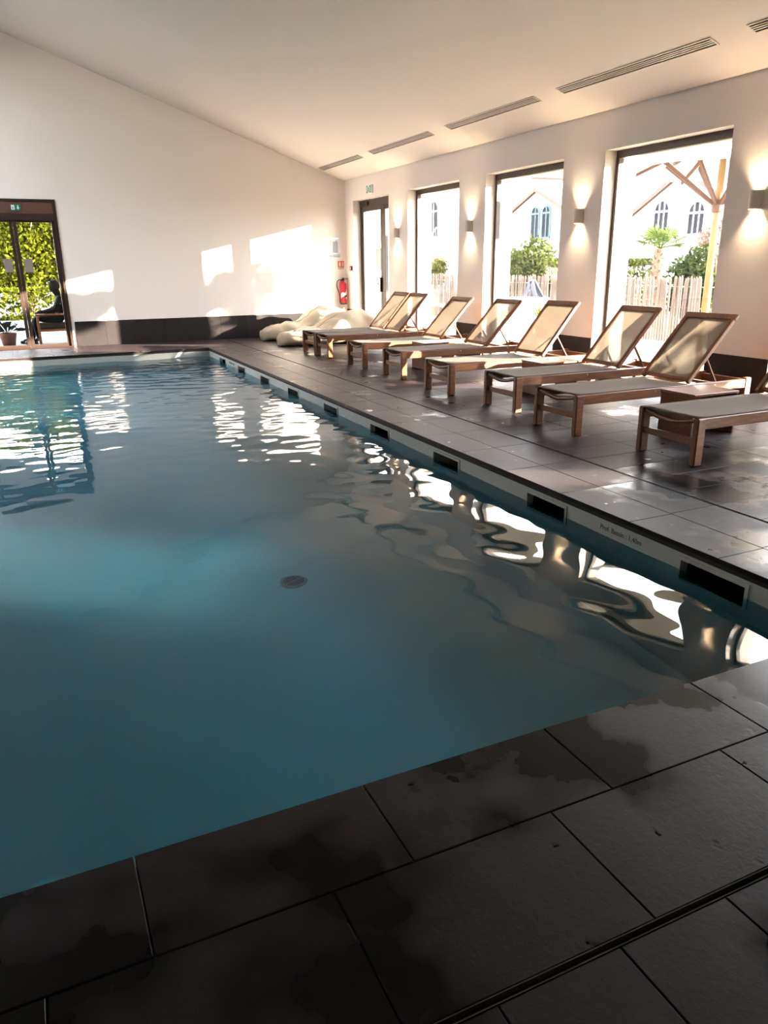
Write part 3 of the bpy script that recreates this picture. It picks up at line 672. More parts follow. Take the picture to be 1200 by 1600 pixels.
# ------------------------------------------------------------------ bean bags
def bean_bag(name, label, x0, x1, yc, wd, zf, zp, seed):
    N, K = 30, 28; v = []; f = []
    r = thing(name, label, 'bean bag', ((x0+x1)/2, yc, 0), 0, 'cream bean bags against the far wall')
    for i in range(N+1):
        t = i/N; x = x0 + (x1-x0)*t
        e = max(0.02, math.sin(math.pi*min(1, max(0, t*.985+.0075)))) ** 0.33
        top = zf + (zp-zf)*(1/(1+math.exp(-(t-.52)*11)))
        top *= (0.35 + 0.65*e) * (1 - .16*math.exp(-((t-.40)/.10)**2)); w_ = wd/2*e*(1 - .22*max(0, (t-.55)/.45))
        for k in range(K):
            th = 2*math.pi*k/K; c, s_ = math.cos(th), math.sin(th)
            yy = w_*math.copysign(abs(c)**.8, c); zz = top*(.5 + .5*math.copysign(abs(s_)**(.72), s_))
            q = Vector((x*2.2, (yc+yy)*2.2, zz*2.2+seed)); d_ = mnoise.fractal(q*1.6, 1.0, 2.0, 4)*.05
            yy += d_*c; zz += d_*max(0, s_)*1.2; zz += .010*math.sin(x*26+yy*9+seed)*max(0, s_)*e
            v.append((x-(x0+x1)/2, yy, max(0.0, zz)))
    for i in range(N):
        for k in range(K):
            k2 = (k+1) % K; f.append((i*K+k, i*K+k2, (i+1)*K+k2, (i+1)*K+k))
    f.append(tuple(range(K))[::-1]); f.append(tuple(N*K+k for k in range(K)))
    mb = MB(); mb.add(v, f); mb.build('cover', M['beanbag'], r, True)
    # piped seam over the crown and a carry loop at the back
    seam = [Vector(v[i*K + K//4]) + Vector((0, 0, .004)) for i in range(2, N-1)]
    mb = MB(); mb.tube(seam, .006, 6); mb.build('seam', M['beanbag'], r, True)
    mb = MB(); e0 = seam[-2]; mb.tube([e0+Vector((0,-.05,0)), e0+Vector((.04,-.03,.03)), e0+Vector((.05,0,.04)), e0+Vector((.04,.03,.03)), e0+Vector((0,.05,0))], .008, 6); mb.build('carry_loop', M['beanbag'], r, True)
bean_bag('bean_bag', 'rear cream bean bag lounger lying along the dark tiled wall base', 4.62, 6.72, 16.22, 1.10, .36, .74, 1.3)
bean_bag('bean_bag', 'front cream bean bag lounger partly hidden by the farthest sun lounger', 4.62, 6.80, 15.00, 1.15, .34, .72, 5.1)

# ------------------------------------------------------------------ things on the far wall
def text_obj(parent, txt, size, mat, name, loc, rot):
    me = text_mesh(txt, size, name); o = link(name, me, mat, parent, loc); o.rotation_euler = rot; return o
FW = YF
ex = thing('fire_extinguisher', 'red fire extinguisher with black hose hung in the far corner', 'extinguisher', (6.845, FW-.10, .665))
mb = MB(); mb.lathe([(.078, .02), (.08, .03), (.08, .43), (.072, .465), (.045, .50), (.028, .515), (.028, .535)], 24); mb.build('cylinder', M['red'], ex, True)
mb = MB(); mb.lathe([(.06, 0), (.078, .004), (.081, .03), (.079, .035)], 24); mb.build('base_ring', M['black'], ex, True)
mb = MB(); mb.cbox(-.03, .03, -.025, .025, .53, .575, .006); mb.bar((-.01, 0, .59), (.12, 0, .575), .028, .016); mb.bar((-.01, 0, .565), (.10, 0, .548), .022, .01); mb.build('valve', M['black'], ex)
mb = MB(); mb.tube([(-.03, 0, .55), (-.10, -.01, .555), (-.15, -.015, .52), (-.17, -.02, .45), (-.16, -.02, .38), (-.12, -.02, .28), (-.098, -.02, .20), (-.095, -.02, .06), (-.088, -.02, .03)], .011, 8); mb.build('hose', M['black'], ex, True)
mb = MB(); v = []; f = []
for i in range(15):
    th = math.radians(-160 + 150*i/14); t = i/14
    zlo = .12 + .06*math.sin(t*4.4); zhi = .22 + .14*t + .03*math.sin(t*9)
    v += [(.0812*math.cos(th), .0812*math.sin(th), zlo), (.0812*math.cos(th), .0812*math.sin(th), zhi)]
for i in range(14): f.append((2*i, 2*i+2, 2*i+3, 2*i+1))
mb.add(v, f); mb.build('label_band', M['white'], ex, True)
mb = MB(); v = []; f = []
for i in range(9):
    th = math.radians(-100 + 80*i/8); t = i/8
    v += [(.0816*math.cos(th), .0816*math.sin(th), .15+.03*t), (.0816*math.cos(th), .0816*math.sin(th), .19+.05*t)]
for i in range(8): f.append((2*i, 2*i+2, 2*i+3, 2*i+1))
mb.add(v, f); mb.build('label_stripe', M['blue_grey'], ex, True)
mb = MB(); mb.cbox(-.03, .03, .06, .099, .30, .46, .004); mb.build('wall_bracket', M['metal'], ex)

pl = thing('evacuation_plan', 'framed evacuation plan on the far wall above the extinguisher sign', 'sign', (6.53, FW-.012, 1.68))
mb = MB(); mb.cbox(0, .315, 0, .010, 0, .455, .003); mb.build('panel', M['white'], pl)
mb = MB(); mb.cbox(-.004, .319, -.004, .002, .43, .455, .002); mb.build('top_bar', M['metal'], pl)
mb = MB(); mb.box(.115, .245, -.0015, 0, .13, .37); mb.box(.18, .23, -.0016, 0, .37, .395); mb.build('floor_plan_print', M['grey_print'], pl)
mb = MB(); mb.box(.015, .10, -.0015, 0, .28, .40); mb.build('text_block_print', M['light_print'], pl)
mb = MB(); mb.box(.03, .30, -.0015, 0, .025, .11); mb.build('text_block_print', M['light_print'], pl)
for k in range(3):
    mb = MB(); mb.box(.04+.085*k, .11+.085*k, -.0022, -.0014, .04, .075); mb.build('legend_print', M['grey_print'], pl)
es = thing('extinguisher_sign', 'small red and white extinguisher notice on the far wall', 'sign', (6.765, FW-.008, 1.445))
mb = MB(); mb.cbox(0, .155, 0, .006, .045, .185, .002); mb.build('plate', M['sign_red'], es)
mb = MB(); mb.box(.028, .068, -.0015, 0, .065, .165); mb.build('symbol', M['white'], es)
mb = MB()
for k in range(4): mb.box(.10, .14, -.0015, 0, .07+.025*k, .082+.025*k)
mb.build('text_lines', M['white'], es)
mb = MB(); mb.cbox(.005, .15, 0, .004, .005, .042, .001); mb.box(.07, .085, -.001, .003, -.015, .01); mb.build('lower_plate', M['grey_print'], es)
# call point on the pier of the window wall
cp = thing('alarm_call_point', 'small red alarm call point on the window wall beside the corner', 'call point', (XW, 16.68, 1.42))
mb = MB(); mb.cbox(-.035, 0, 0, .10, 0, .10, .006); mb.build('case', princ('dark_red_case', (.22, .03, .03), .5, var=.05), cp)
mb = MB(); mb.box(-.0365, -.035, .028, .072, .028, .072); mb.build('press_plate', M['light_print'], cp)
# exit sign boxes
def exit_sign(name, label, loc, rz, lit):
    s = thing(name, label, 'exit sign', loc, rz)
    mb = MB(); mb.cbox(-.09, .09, -.03, 0, -.055, .055, .004); mb.build('case', M['sign_green'], s)
    mb = MB()                                   # white doorway with a runner, and an arrow
    mb.box(-.075, -.015, -.0312, -.030, -.042, .042); mb.build('doorway_symbol', M['white'], s)
    mb = MB(); mb.bar((-.045, -.032, .010), (-.047, -.032, -.008), .012, .001, (0,1,0)); mb.bar((-.047, -.032, -.008), (-.062, -.032, -.032), .008, .001, (0,1,0)); mb.bar((-.047, -.032, -.008), (-.032, -.032, -.03), .008, .001, (0,1,0)); mb.bar((-.064,-.032,.004),(-.03,-.032,-.002),.006,.001,(0,1,0))
    mb.lathe([(.006,-.0005),(.006,.0005)], 8, (-.043,-.032,.022)); mb.build('runner_symbol', M['sign_green'], s)
    mb = MB(); mb.box(.036, .054, -.0312, -.030, -.005, .04); mb.add([(.018,-.0312,-.003),(.072,-.0312,-.003),(.045,-.0312,-.04)], [(0,1,2)]); mb.build('arrow_symbol', M['white'], s)
exit_sign('exit_sign', 'green exit sign on the brown panel over the sliding glass door', (.15, FW-.012, 2.66), 0, False)
e2 = thing('exit_sign', 'green and white exit sign projecting above the double glass door', 'exit sign', (XW-.02, 15.62, 3.05))
mb = MB(); mb.cbox(-.02, .02, -.14, .14, -.085, .085, .006); mb.build('case', M['white'], e2)
mb = MB(); mb.box(-.0215, -.02, -.125, -.04, -.07, .07); mb.box(-.0215, -.02, .05, .125, -.07, .07); mb.build('green_panel', princ('bright_green_print', (.05,.36,.20), .5, var=.03), e2)
mb = MB(); mb.box(-.0228, -.0215, .07, .10, -.05, .05); mb.bar((-.022, -.08, .04), (-.022, -.08, -.05), .02, .001, (1,0,0)); mb.build('symbol', M['white'], e2)
mb = MB(); mb.bar((-.0225, .0, .035), (-.0225, .005, -.005), .028, .001, (1,0,0)); mb.bar((-.0225, .005, -.005), (-.0225, -.02, -.05), .014, .001, (1,0,0)); mb.bar((-.0225, .005, -.005), (-.0225, .03, -.045), .014, .001, (1,0,0)); mb.build('runner_symbol', princ('exit_dark_green', (.01,.12,.07), .5, var=.03), e2)

# ------------------------------------------------------------------ outside: ground, porch
mb = MB(); mb.box(XO, 90, -30, 90, -.35, -.10); S(mb.build('ground', M['ground']))
mb = MB(); mb.box(-60, XL-.3, -30, YF+.3, -.35, -.10); S(mb.build('ground_left', M['ground']))
mb = MB(); mb.box(-60, XO, YF+.3, 90, -.35, -.02); S(mb.build('ground_porch', M['paving']))

def leaf_cloud(n, size, sampler, seed):
    """many small folded leaf quads as one mesh"""
    r = np.random.default_rng(seed); pts = sampler(n, r)
    a = r.normal(size=(n, 3)); a /= np.linalg.norm(a, axis=1)[:, None]
    b = r.normal(size=(n, 3)); b -= (b*a).sum(1)[:, None]*a; b /= np.linalg.norm(b, axis=1)[:, None]
    s = (size*r.uniform(.6, 1.4, n))[:, None]
    v = np.stack([pts - a*s, pts + b*s*.45, pts + a*s, pts - b*s*.45], 1).reshape(-1, 3)
    f = np.arange(4*n).reshape(n, 4)
    me = bpy.data.meshes.new('foliage'); me.from_pydata(v.tolist(), [], f.tolist()); me.update(); return me
def blob(c, rad, lumps=14, seed=0):
    r0 = np.random.default_rng(seed); cs = r0.normal(size=(lumps, 3)); cs /= np.linalg.norm(cs, axis=1)[:, None]
    cs = np.array(c) + cs*np.array(rad)*r0.uniform(.35, .75, lumps)[:, None]; rr = np.array(rad)*.42
    def smp(n, r):
        k = r.integers(0, lumps, n); d = r.normal(size=(n, 3)); d /= np.linalg.norm(d, axis=1)[:, None]
        return cs[k] + d*rr*(r.uniform(.55, 1, n)[:, None])
    return smp
def boxs(c, half):
    def smp(n, r):
        p = r.uniform(-1, 1, (n, 3)); ax = r.integers(0, 3, n); p[np.arange(n), ax] = np.sign(p[np.arange(n), ax])*r.uniform(.8, 1, n)
        return np.array(c) + p*np.array(half)
    return smp
def bush(name, label, cat, base, sampler, n, size, mat, seed, trunk=None, group=None):
    t = thing(name, label, cat, base, 0, group)
    me = leaf_cloud(n, size, sampler, seed); o = link('foliage', me, mat, t); o['kind'] = 'stuff'
    if trunk:
        mb = MB(); mb.tube([(0, 0, 0), (.03, .02, trunk[0]*.5), (.05, -.03, trunk[0])], [trunk[1], trunk[1]*.8, trunk[1]*.55], 8)
        for k in range(5):
            an = k*1.26; mb.tube([(.04, -.02, trunk[0]*.8), (.04+trunk[2]*.5*math.cos(an), trunk[2]*.5*math.sin(an), trunk[0]*.8+trunk[3]*.5), (.04+trunk[2]*math.cos(an), trunk[2]*math.sin(an), trunk[0]*.8+trunk[3])], [trunk[1]*.5, trunk[1]*.35, trunk[1]*.12], 6)
        mb.build('trunk', M['bark'], t, True)
    return t
# picket fence (each picket its own piece)
fn = thing('picket_fence', 'weathered chestnut picket fence seen through the windows', 'fence', (12.5, 11.0, -.1))
mp_ = MB(); mp_.add([(-.012,-.024,0),(.012,-.024,0),(.012,.024,0),(-.012,.024,0),(-.012,-.024,1.30),(.012,-.024,1.30),(.012,.024,1.30),(-.012,.024,1.30),(-.012,0,1.355),(.012,0,1.355)],
        [(0,3,2,1),(0,1,5,4),(2,3,7,6),(1,2,6,9,5),(3,0,4,8,7),(4,5,9,8),(6,7,8,9)])
pk = mp_.mesh('picket'); pk.materials.append(M['fence'])
for k in range(172):
    o = link('picket', pk, None, fn, (0, k*.078, random.uniform(-.05, .02))); o.rotation_euler = (random.uniform(-.03, .03), random.uniform(-.02, .02), random.uniform(-.3, .3))
for zz in (.28, .72, 1.14):
    mb = MB(); mb.tube([(.014, 0, zz), (.014, 6.5, zz-.01), (.014, 13.4, zz)], .006, 6); mb.build('wire', M['metal'], fn)
# shrubs beyond the fence
bush('shrub', 'large sunlit green shrub beyond the fence, seen through the second window', 'shrub', (14.6, 20.3, -.1), blob((0, 0, 1.25), (.9, 1.65, 1.25), 26, 3), 5200, .085, M['leaf_olive'], 31, (1.0, .09, .6, .8))
bush('shrub', 'round green bush beside the palm, seen through the largest window', 'shrub', (14.6, 13.75, -.1), blob((0, 0, 1.15), (.7, .75, 1.05), 18, 5), 3400, .075, M['leaf_green'], 32, (.9, .07, .4, .6))
bush('shrub', 'thin pinkish shrub rising behind the round bush', 'shrub', (15.6, 14.2, -.1), blob((0, 0, 2.1), (.5, .55, .55), 12, 6), 700, .06, M['leaf_pink'], 33, (1.6, .05, .4, .8))
bush('clipped_hedge', 'small clipped box hedge left of the palm outside', 'hedge', (15.0, 16.45, -.1), boxs((0, 0, .85), (.4, .42, .87)), 2600, .06, M['leaf_olive'], 34, (.8, .06, .2, .4))
bush('shrub', 'yellow green shrub below the arched window, left of the outside steps', 'shrub', (20.5, 37.6, -.1), blob((0, 0, 1.3), (.8, 1.3, 1.2), 16, 8), 2200, .10, M['leaf_lime'], 35, (.9, .08, .4, .6))
# palm
pa = thing('palm_tree', 'small fan palm with shaggy trunk seen through the largest window', 'palm', (15.0, 15.5, -.1))
mb = MB(); mb.tube([(0, 0, 0), (.02, .0, .7), (0, -.02, 1.4), (.02, -.03, 1.95)], [.17, .155, .15, .13], 12)
for k in range(90):
    an = k*2.4; zz = .15 + 1.75*k/90; c, s_ = math.cos(an), math.sin(an); mb.bar((.14*c, .14*s_, zz), (.22*c, .22*s_, zz+.09), .04, .012)
mb.build('trunk', M['bark'], pa)
for k in range(15):
    an = k*2.399; el = .15 + .95*((k*7) % 15)/15; c, s_ = math.cos(an), math.sin(an); L0 = .38
    o0 = Vector((.02, -.03, 1.95)); tip = o0 + Vector((c*math.cos(el)*L0, s_*math.cos(el)*L0, math.sin(el)*L0))
    mb = MB(); mb.tube([o0, (o0+tip)/2+Vector((0,0,.02)), tip], .010, 5)
    d0 = (tip-o0).normalized(); side = d0.cross(Vector((0,0,1))).normalized(); upv = side.cross(d0)
    for q in range(13):
        an2 = math.radians(-95 + 190*q/12); dr = d0*math.cos(an2) + side*math.sin(an2); e1 = tip + dr*.42 - Vector((0,0,.06))
        wv = dr.cross(upv).normalized()*.022; md = tip + dr*.24
        mb.add([tip, md+wv, e1, md-wv+upv*.008], [(0,1,2,3)])
    mb.build('frond', M['leaf_palm'], pa)
# lattice behind the palm
la = thing('garden_lattice', 'white square lattice panel behind the palm trunk outside', 'lattice', (17.0, 17.0, -.1))
for k in range(7):
    mb = MB(); mb.box(0, .02, -.36+.12*k-.02, -.36+.12*k+.02, 0, 2.0); mb.build('slat', M['villa_frame'], la)
for k in range(15):
    mb = MB(); mb.box(.02, .035, -.38, .38, .12+.13*k-.02, .12+.13*k+.02); mb.build('slat', M['villa_frame'], la)

# wooden pole parasol outside the largest window
ps = thing('garden_parasol', 'pale parasol on a golden wooden pole outside the largest window', 'parasol', (9.5, 8.72, -.1))
mb = MB(); mb.tube([(0, .02, 0), (0, 0, 2.9), (0, 0, 3.45)], [.055, .05, .03], 12); mb.build('pole', M['post_wood'], ps, True)
for k in range(8):
    an = k*math.pi/4 + .35; c, s_ = math.cos(an), math.sin(an)
    mb = MB(); mb.bar((.04*c, .04*s_, 2.42), (.85*c, .85*s_, 3.02), .04, .05); mb.build('strut', M['villa_wood'], ps)
    mb = MB(); mb.bar((.05*c, .05*s_, 3.40), (1.55*c, 1.55*s_, 2.86), .035, .04); mb.build('rib', M['villa_wood'], ps)
mb = MB(); mb.lathe([(.07, 2.32), (.085, 2.34), (.085, 2.46), (.06, 2.5)], 12); mb.build('hub', M['villa_wood'], ps)
mb = MB(); v = [(0, 0, 3.50)] + [(1.62*math.cos(k*math.pi/4+.35), 1.62*math.sin(k*math.pi/4+.35), 2.90) for k in range(8)]; v += [(x, yy, z-.012) for x, yy, z in v]
mb.add(v, [(0, 1+k, 1+(k+1) % 8) for k in range(8)] + [(9, 10+(k+1) % 8, 10+k) for k in range(8)] + [(1+k, 10+k, 10+(k+1) % 8, 1+(k+1) % 8) for k in range(8)]); mb.build('canopy', M['canvas'], ps)

# planter with spiky plant and an A-shaped trestle outside the second window
pt = thing('garden_planter', 'pale square planter in front of the picket fence', 'planter', (10.8, 15.35, -.1))
mb = MB(); mb.prism([(-.36, 0), (.36, 0), (.42, .82), (-.42, .82)], 'x', -.36, .36); mb.build('pot', M['planter'], pt)
mb = MB(); mb.cbox(-.40, .40, -.46, .46, .80, .87, .01); mb.build('rim', M['planter'], pt)
mb = MB(); mb.box(-.33, .33, -.38, .38, .865, .875); mb.build('soil', M['bark'], pt)
sp = thing('spiky_plant', 'small spiky yellow green plant beside the pale planter', 'plant', (10.7, 14.45, -.1))
for k in range(13):
    an = k*2.4; el = .6 + .7*((k*5) % 13)/13; c, s_ = math.cos(an)*math.cos(el), math.sin(an)*math.cos(el); L0 = .55
    tip = Vector((c, s_, math.sin(el)))*L0 + Vector((0, 0, .32)); wv = Vector((-math.sin(an), math.cos(an), 0))*.03; md = tip*.5 + Vector((0, 0, .16))
    mb = MB(); mb.add([(0, 0, .30), md+wv, tip, md-wv], [(0,1,2,3)]); mb.build('leaf', M['leaf_lime'], sp)
mb = MB(); mb.lathe([(.12, 0), (.17, .28), (.18, .33), (.15, .33)], 14); mb.build('pot', M['terracotta'], sp, True)
tr = thing('trestle', 'blue grey A-shaped trestle standing in front of the fence', 'trestle', (11.6, 16.2, -.1))
for s1 in (-1, 1):
    mb = MB(); mb.bar((0, s1*.60, 0.0), (0, s1*.02, 1.22), .12, .04, (1,0,0)); mb.build('leg', M['blue_grey'], tr)
    mb = MB(); mb.bar((.5, s1*.60, 0.0), (.06, s1*.02, 1.22), .12, .04, (1,0,0)); mb.build('leg', M['blue_grey'], tr)
mb = MB(); mb.bar((.0, -.36, .48), (.0, .36, .48), .07, .03); mb.build('brace', M['blue_grey'], tr)

# villas
def arch_window(parent, x, yc, z0, wdt, hgt, frame, panes_x=3, trans=True):
    """arched window as part of a villa; front faces -x"""
    R = wdt/2; n = 14
    def outline(r, zb): 
        return [(yc-r, zb)] + [(yc - r*math.cos(math.pi*k/n), z0+hgt-R + r*math.sin(math.pi*k/n)) for k in range(n+1)] + [(yc+r, zb)]
    mb = MB(); mb.prism(outline(R, z0), 'x', x-.02, x+.05); wn = mb.build('window', M['villa_glass'], parent)
    o1, o2 = outline(R+.06, z0-.06), outline(R-.02, z0+.02)
    mb = MB(); k = len(o1); v = [(x-.06, *p) for p in o1] + [(x-.06, *p) for p in o2] + [(x+.01, *p) for p in o1] + [(x+.01, *p) for p in o2]; f = []
    for i in range(k-1): f += [(i, i+1, k+i+1, k+i), (2*k+i, 3*k+i, 3*k+i+1, 2*k+i+1), (i, 2*k+i, 2*k+i+1, i+1), (k+i, k+i+1, 3*k+i+1, 3*k+i)]
    mb.add(v, f); mb.box(x-.06, x+.01, yc-R-.06, yc+R+.06, z0-.08, z0); mb.build('window_frame', frame, wn)
    mb = MB()
    for q in range(1, panes_x): yy = yc - R + wdt*q/panes_x; mb.box(x-.05, x-.015, yy-.03, yy+.03, z0, z0+hgt-R*.12)
    mb.build('mullion', frame, wn)
    if trans:
        mb = MB(); mb.box(x-.055, x-.015, yc-R, yc+R, z0+hgt-R-.04, z0+hgt-R+.04); mb.build('transom', frame, wn)
def villa(label, x, y0, y1, yap, zeave, zap, wins, depth=8.0):
    v = thing('villa', label, 'building', (0, 0, -.1), 0, 'white villas outside')
    zw = zap - .15
    sl = lambda yy: zap - abs(yy-yap)*(zap-zeave)/max(yap-y0, y1-yap)
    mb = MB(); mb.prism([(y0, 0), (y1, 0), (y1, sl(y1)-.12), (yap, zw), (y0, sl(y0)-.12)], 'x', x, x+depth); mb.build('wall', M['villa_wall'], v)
    for ya, yb in ((y0-.4, yap), (yap, y1+.4)):
        mb = MB(); za, zb = (sl(ya), zap) if ya < yap else (zap, sl(yb))
        mb.prism([(ya, za), (yb, zb), (yb, zb-.14), (ya, za-.14)], 'x', x-.12, x+depth+.3); mb.build('roof', M['villa_wood'], v)
        mb = MB(); mb.prism([(ya, za+.02), (yb, zb+.02), (yb, zb-.16), (ya, za-.16)], 'x', x-.17, x-.12); mb.build('bargeboard', M['villa_wood'], v)
    for (yc, z0, wd, hg, fr, nx_) in wins: arch_window(v, x, yc, z0+.1, wd, hg, fr, nx_)
    return v
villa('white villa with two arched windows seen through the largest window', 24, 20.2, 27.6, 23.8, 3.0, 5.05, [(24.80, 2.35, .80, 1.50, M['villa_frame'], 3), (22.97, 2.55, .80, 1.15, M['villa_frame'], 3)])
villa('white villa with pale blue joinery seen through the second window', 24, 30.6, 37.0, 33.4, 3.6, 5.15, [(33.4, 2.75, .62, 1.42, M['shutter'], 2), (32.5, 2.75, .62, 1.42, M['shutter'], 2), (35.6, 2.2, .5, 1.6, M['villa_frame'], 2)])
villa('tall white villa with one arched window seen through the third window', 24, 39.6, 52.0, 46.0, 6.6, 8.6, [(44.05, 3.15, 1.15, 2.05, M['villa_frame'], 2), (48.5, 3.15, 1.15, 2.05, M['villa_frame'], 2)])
# outdoor stair with railing below the tall villa
stt = thing('garden_stairs', 'pale outdoor steps with white railing climbing towards the tall villa', 'stairs', (21.5, 40.6, -.1))
for k in range(13):
    mb = MB(); mb.cbox(0, 1.6, -3.2+.27*k, -3.2+.27*k+.27+.02, 0, .2*(k+1), .01); mb.build('step', M['light_print'], stt)
stt.rotation_euler.z = math.radians(180); stt.location = (23.2, 39.6, -.1)
for xx in (-.05, 1.65):
    mb = MB(); mb.bar((xx, -3.2, 1.05), (xx, .3, 3.55), .06, .06); rl = mb.build('handrail', M['villa_frame'], stt)
    for k in range(14):
        mb = MB(); yy = -3.15 + .26*k; mb.box(xx-.015, xx+.015, yy-.015, yy+.015, .2+.19*k*1.0, 1.07+.186*k*1.03); mb.build('baluster', M['shutter'], rl)

# trees outside the frame on the sun side: they dapple the light that falls in
bush('garden_tree', 'leafy garden tree standing on the sunny side outside the glass door', 'tree', (14.4, 10.85, -.1), blob((0, 0, 3.45), (.6, .72, .85), 11, 21), 950, .10, M['leaf_green'], 41, (2.6, .09, .5, .8))
bush('garden_tree', 'round dark tree on the sunny side outside the narrow window', 'tree', (14.2, 8.95, -.1), blob((0, 0, 3.88), (.5, .60, .42), 24, 25), 3600, .085, M['leaf_green'], 44, (2.4, .09, .4, .8))
bush('garden_tree', 'dense broad tree added unseen right of the picture to block the sun', 'tree', (12.8, .35, -.1), blob((0, 0, 2.7), (1.3, 1.5, 2.2), 44, 22), 9000, .15, M['leaf_green'], 42, (2.2, .16, .9, 1.6))  # dense trees and hedge from here are added, unseen, to block sun
bush('garden_tree', 'dense tree added unseen at the far right to block the sun', 'tree', (12.8, -5.2, -.1), blob((0, 0, 2.7), (1.3, 1.5, 2.2), 44, 23), 9000, .15, M['leaf_green'], 43, (2.2, .16, .9, 1.6))
bush('clipped_hedge', 'dense clipped hedge added unseen between the two big trees to block the sun', 'hedge', (12.8, -2.45, -.1), boxs((0, 0, 1.15), (.4, .9, 1.15)), 3500, .10, M['leaf_green'], 45, (.9, .08, .3, .6))

# ------------------------------------------------------------------ beyond the sliding door
bush('garden_tree', 'broad bright green tree filling the view through the sliding glass door', 'tree', (.3, 31.0, -.05), blob((0, 0, 2.6), (3.0, 1.3, 2.5), 110, 50), 36000, .085, M['leaf_lime'], 60, (2.0, .14, 1.1, 1.5))
bush('clipped_hedge', 'low yellow green hedge below the broad tree behind the sliding door', 'hedge', (.3, 27.5, -.05), boxs((0, 0, .5), (3.4, .4, .5)), 6000, .09, M['leaf_lime'], 61, (.5, .05, .3, .3))
# unseen porch roof on two posts, added to darken the seated person
pr = S(empty('trim_added_porch_roof', (0, 0, 0)))
mb = MB(); mb.box(-6, 6.5, YF+.31, YF+4.2, 2.95, 3.15); mb.build('roof_slab', M['ext_white'], pr)
for xx in (-5.8, 6.3):
    mb = MB(); mb.cbox(xx-.08, xx+.08, YF+4.0, YF+4.16, -.02, 2.95, .01); mb.build('post', M['brown_frame'], pr)
# armchair
ac = thing('armchair', 'wooden armchair with brown cushions on the porch behind the glass door', 'armchair', (.62, 18.45, -.02))
for x, yy, h_ in ((-.36, -.32, .60), (-.36, .32, .60), (.36, -.32, .72), (.36, .32, .72)):
    mb = MB(); mb.cbox(x-.025, x+.025, yy-.025, yy+.025, 0, h_, .004); mb.build('leg', M['teak'], ac)
for yy in (-.32, .32):
    mb = MB(); mb.cbox(-.40, .40, yy-.035, yy+.035, .60, .635, .006); mb.build('armrest', M['teak'], ac)
mb = MB(); mb.cbox(-.36, .34, -.29, .29, .26, .31, .005); mb.build('seat_frame', M['teak'], ac)
mb = MB(); mb.cbox(-.38, .30, -.28, .28, .31, .43, .04); mb.build('seat_cushion', M['cushion'], ac)
mb = MB(); mb.prism([(.24, .42), (.38, .40), (.50, .88), (.38, .90)], 'y', -.28, .28); mb.build('back_cushion', M['cushion'], ac)
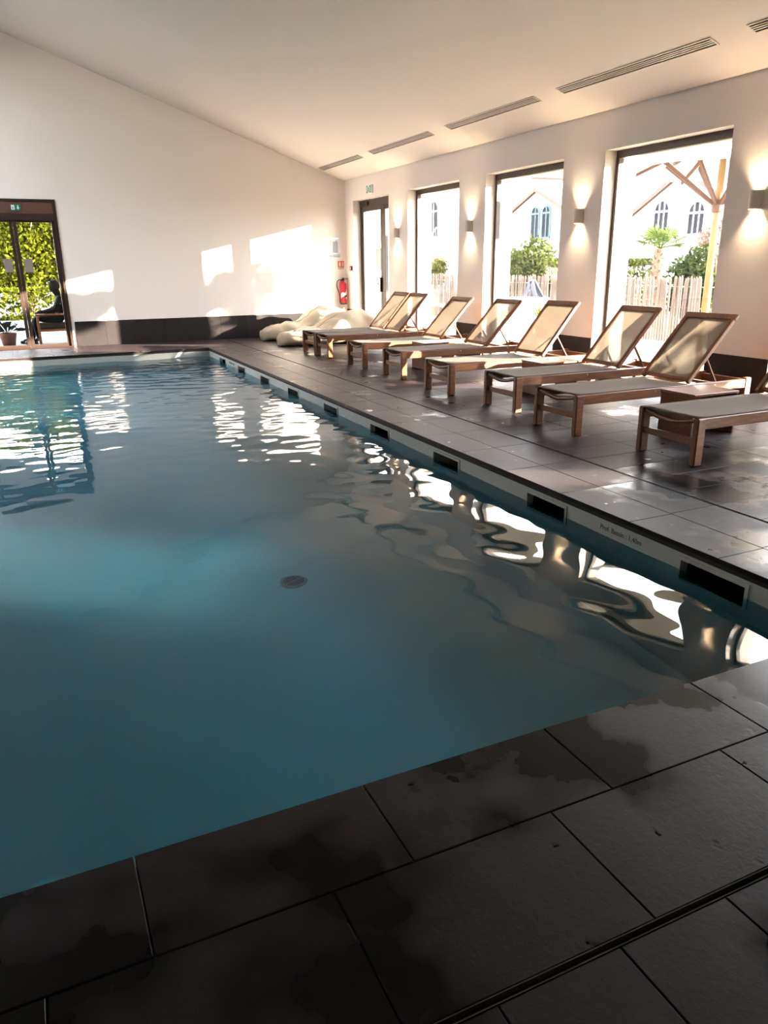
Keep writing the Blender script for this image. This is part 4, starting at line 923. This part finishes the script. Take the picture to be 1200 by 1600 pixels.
# person sitting in it, turned to the left
pe = thing('person', 'person in dark clothes sitting in the armchair, turned to the left', 'person', (.62, 18.45, -.02))
bm = bmesh.new()
J = {'pel': (.12, 0, .50), 'sp': (.17, 0, .70), 'ch': (.17, 0, .90), 'nk': (.12, 0, 1.02), 'hd0': (.08, 0, 1.09), 'hd1': (.055, 0, 1.20), 'hd2': (.06, 0, 1.27), 'nose': (-.045, 0, 1.15)}
R_ = {'pel': .15, 'sp': .15, 'ch': .155, 'nk': .06, 'hd0': .075, 'hd1': .098, 'hd2': .075, 'nose': .018}
E_ = [('pel', 'sp'), ('sp', 'ch'), ('ch', 'nk'), ('nk', 'hd0'), ('hd0', 'hd1'), ('hd1', 'hd2'), ('hd0', 'nose')]
for sd, s1 in (('L', -1), ('R', 1)):
    J.update({'hip'+sd: (.08, s1*.10, .50), 'kn'+sd: (-.42, s1*.12, .53), 'an'+sd: (-.44-.05*s1, s1*.12, .09), 'to'+sd: (-.66-.05*s1, s1*.13, .045), 'sh'+sd: (.15, s1*.19, .94), 'el'+sd: (.02, s1*.27, .70), 'wr'+sd: (-.22, s1*.20, .66), 'pm'+sd: (-.30, s1*.17, .655)})
    R_.update({'hip'+sd: .10, 'kn'+sd: .07, 'an'+sd: .045, 'to'+sd: .035, 'sh'+sd: .075, 'el'+sd: .05, 'wr'+sd: .033, 'pm'+sd: .035})
    E_ += [('pel', 'hip'+sd), ('hip'+sd, 'kn'+sd), ('kn'+sd, 'an'+sd), ('an'+sd, 'to'+sd), ('ch', 'sh'+sd), ('sh'+sd, 'el'+sd), ('el'+sd, 'wr'+sd), ('wr'+sd, 'pm'+sd)]
    for q in range(5):
        off = (q-2)*.016; nm = 'f%d' % q + sd; ln = (.075, .088, .09, .08, .055)[q] if q else .05
        J[nm+'a'] = (-.30-ln*.55, s1*.17+off, .648); J[nm+'b'] = (-.30-ln, s1*.17+off*1.15, .632); R_[nm+'a'] = .0085; R_[nm+'b'] = .0075
        E_ += [('pm'+sd, nm+'a'), (nm+'a', nm+'b')]
names = list(J); vm = {k: bm.verts.new(J[k]) for k in names}
for a, b in E_: bm.edges.new((vm[a], vm[b]))
me = bpy.data.meshes.new('body'); bm.to_mesh(me); bm.free()
body = link('body', me, M['jacket'], pe)
sk = body.modifiers.new('skin', 'SKIN'); sk.use_smooth_shade = True
for i, k in enumerate(names):
    me.skin_vertices[0].data[i].radius = (R_[k], R_[k]); me.skin_vertices[0].data[i].use_root = (k == 'pel')
ss = body.modifiers.new('sub', 'SUBSURF'); ss.levels = 1; ss.render_levels = 2
mb = MB(); mb.lathe([(.03, .0), (.098, .03), (.118, .09), (.11, .15), (.07, .20), (.01, .215)], 16, (.075, 0, 1.11)); mb.build('hair', M['hair'], pe, True)
for s1 in (-1, 1):
    mb = MB(); mb.lathe([(.035, 0), (.042, .03), (.03, .07)], 10, (-.50-.05*s1, s1*.12, .0)); mb.cbox(-.72-.05*s1, -.46-.05*s1, s1*.13-.045, s1*.13+.045, 0, .065, .02); mb.build('shoe', M['black'], pe)
# potted plant on the porch
pp = thing('potted_plant', 'dark leafy potted plant on the porch left of the sitting person', 'plant', (-.36, 18.15, -.02))
mb = MB(); mb.lathe([(.12, 0), (.17, .24), (.18, .27), (.155, .27), (.15, .22)], 16); mb.build('pot', M['terracotta'], pp, True)
for k in range(16):
    an = k*2.4; c, s_ = math.cos(an), math.sin(an); el = .35 + .8*((k*7) % 16)/16; L0 = .50
    base = Vector((0, 0, .24)); md = base + Vector((c*math.cos(el), s_*math.cos(el), math.sin(el)))*L0*.6; tip = md + Vector((c*.26, s_*.26, -.03)); wv = Vector((-s_, c, 0))*.065
    mb = MB(); mb.add([base, base+(md-base)*.5, md+wv, tip, md-wv], [(1, 2, 3, 4), (0, 1, 4)]); mb.build('leaf', M['leaf_dark'], pp)
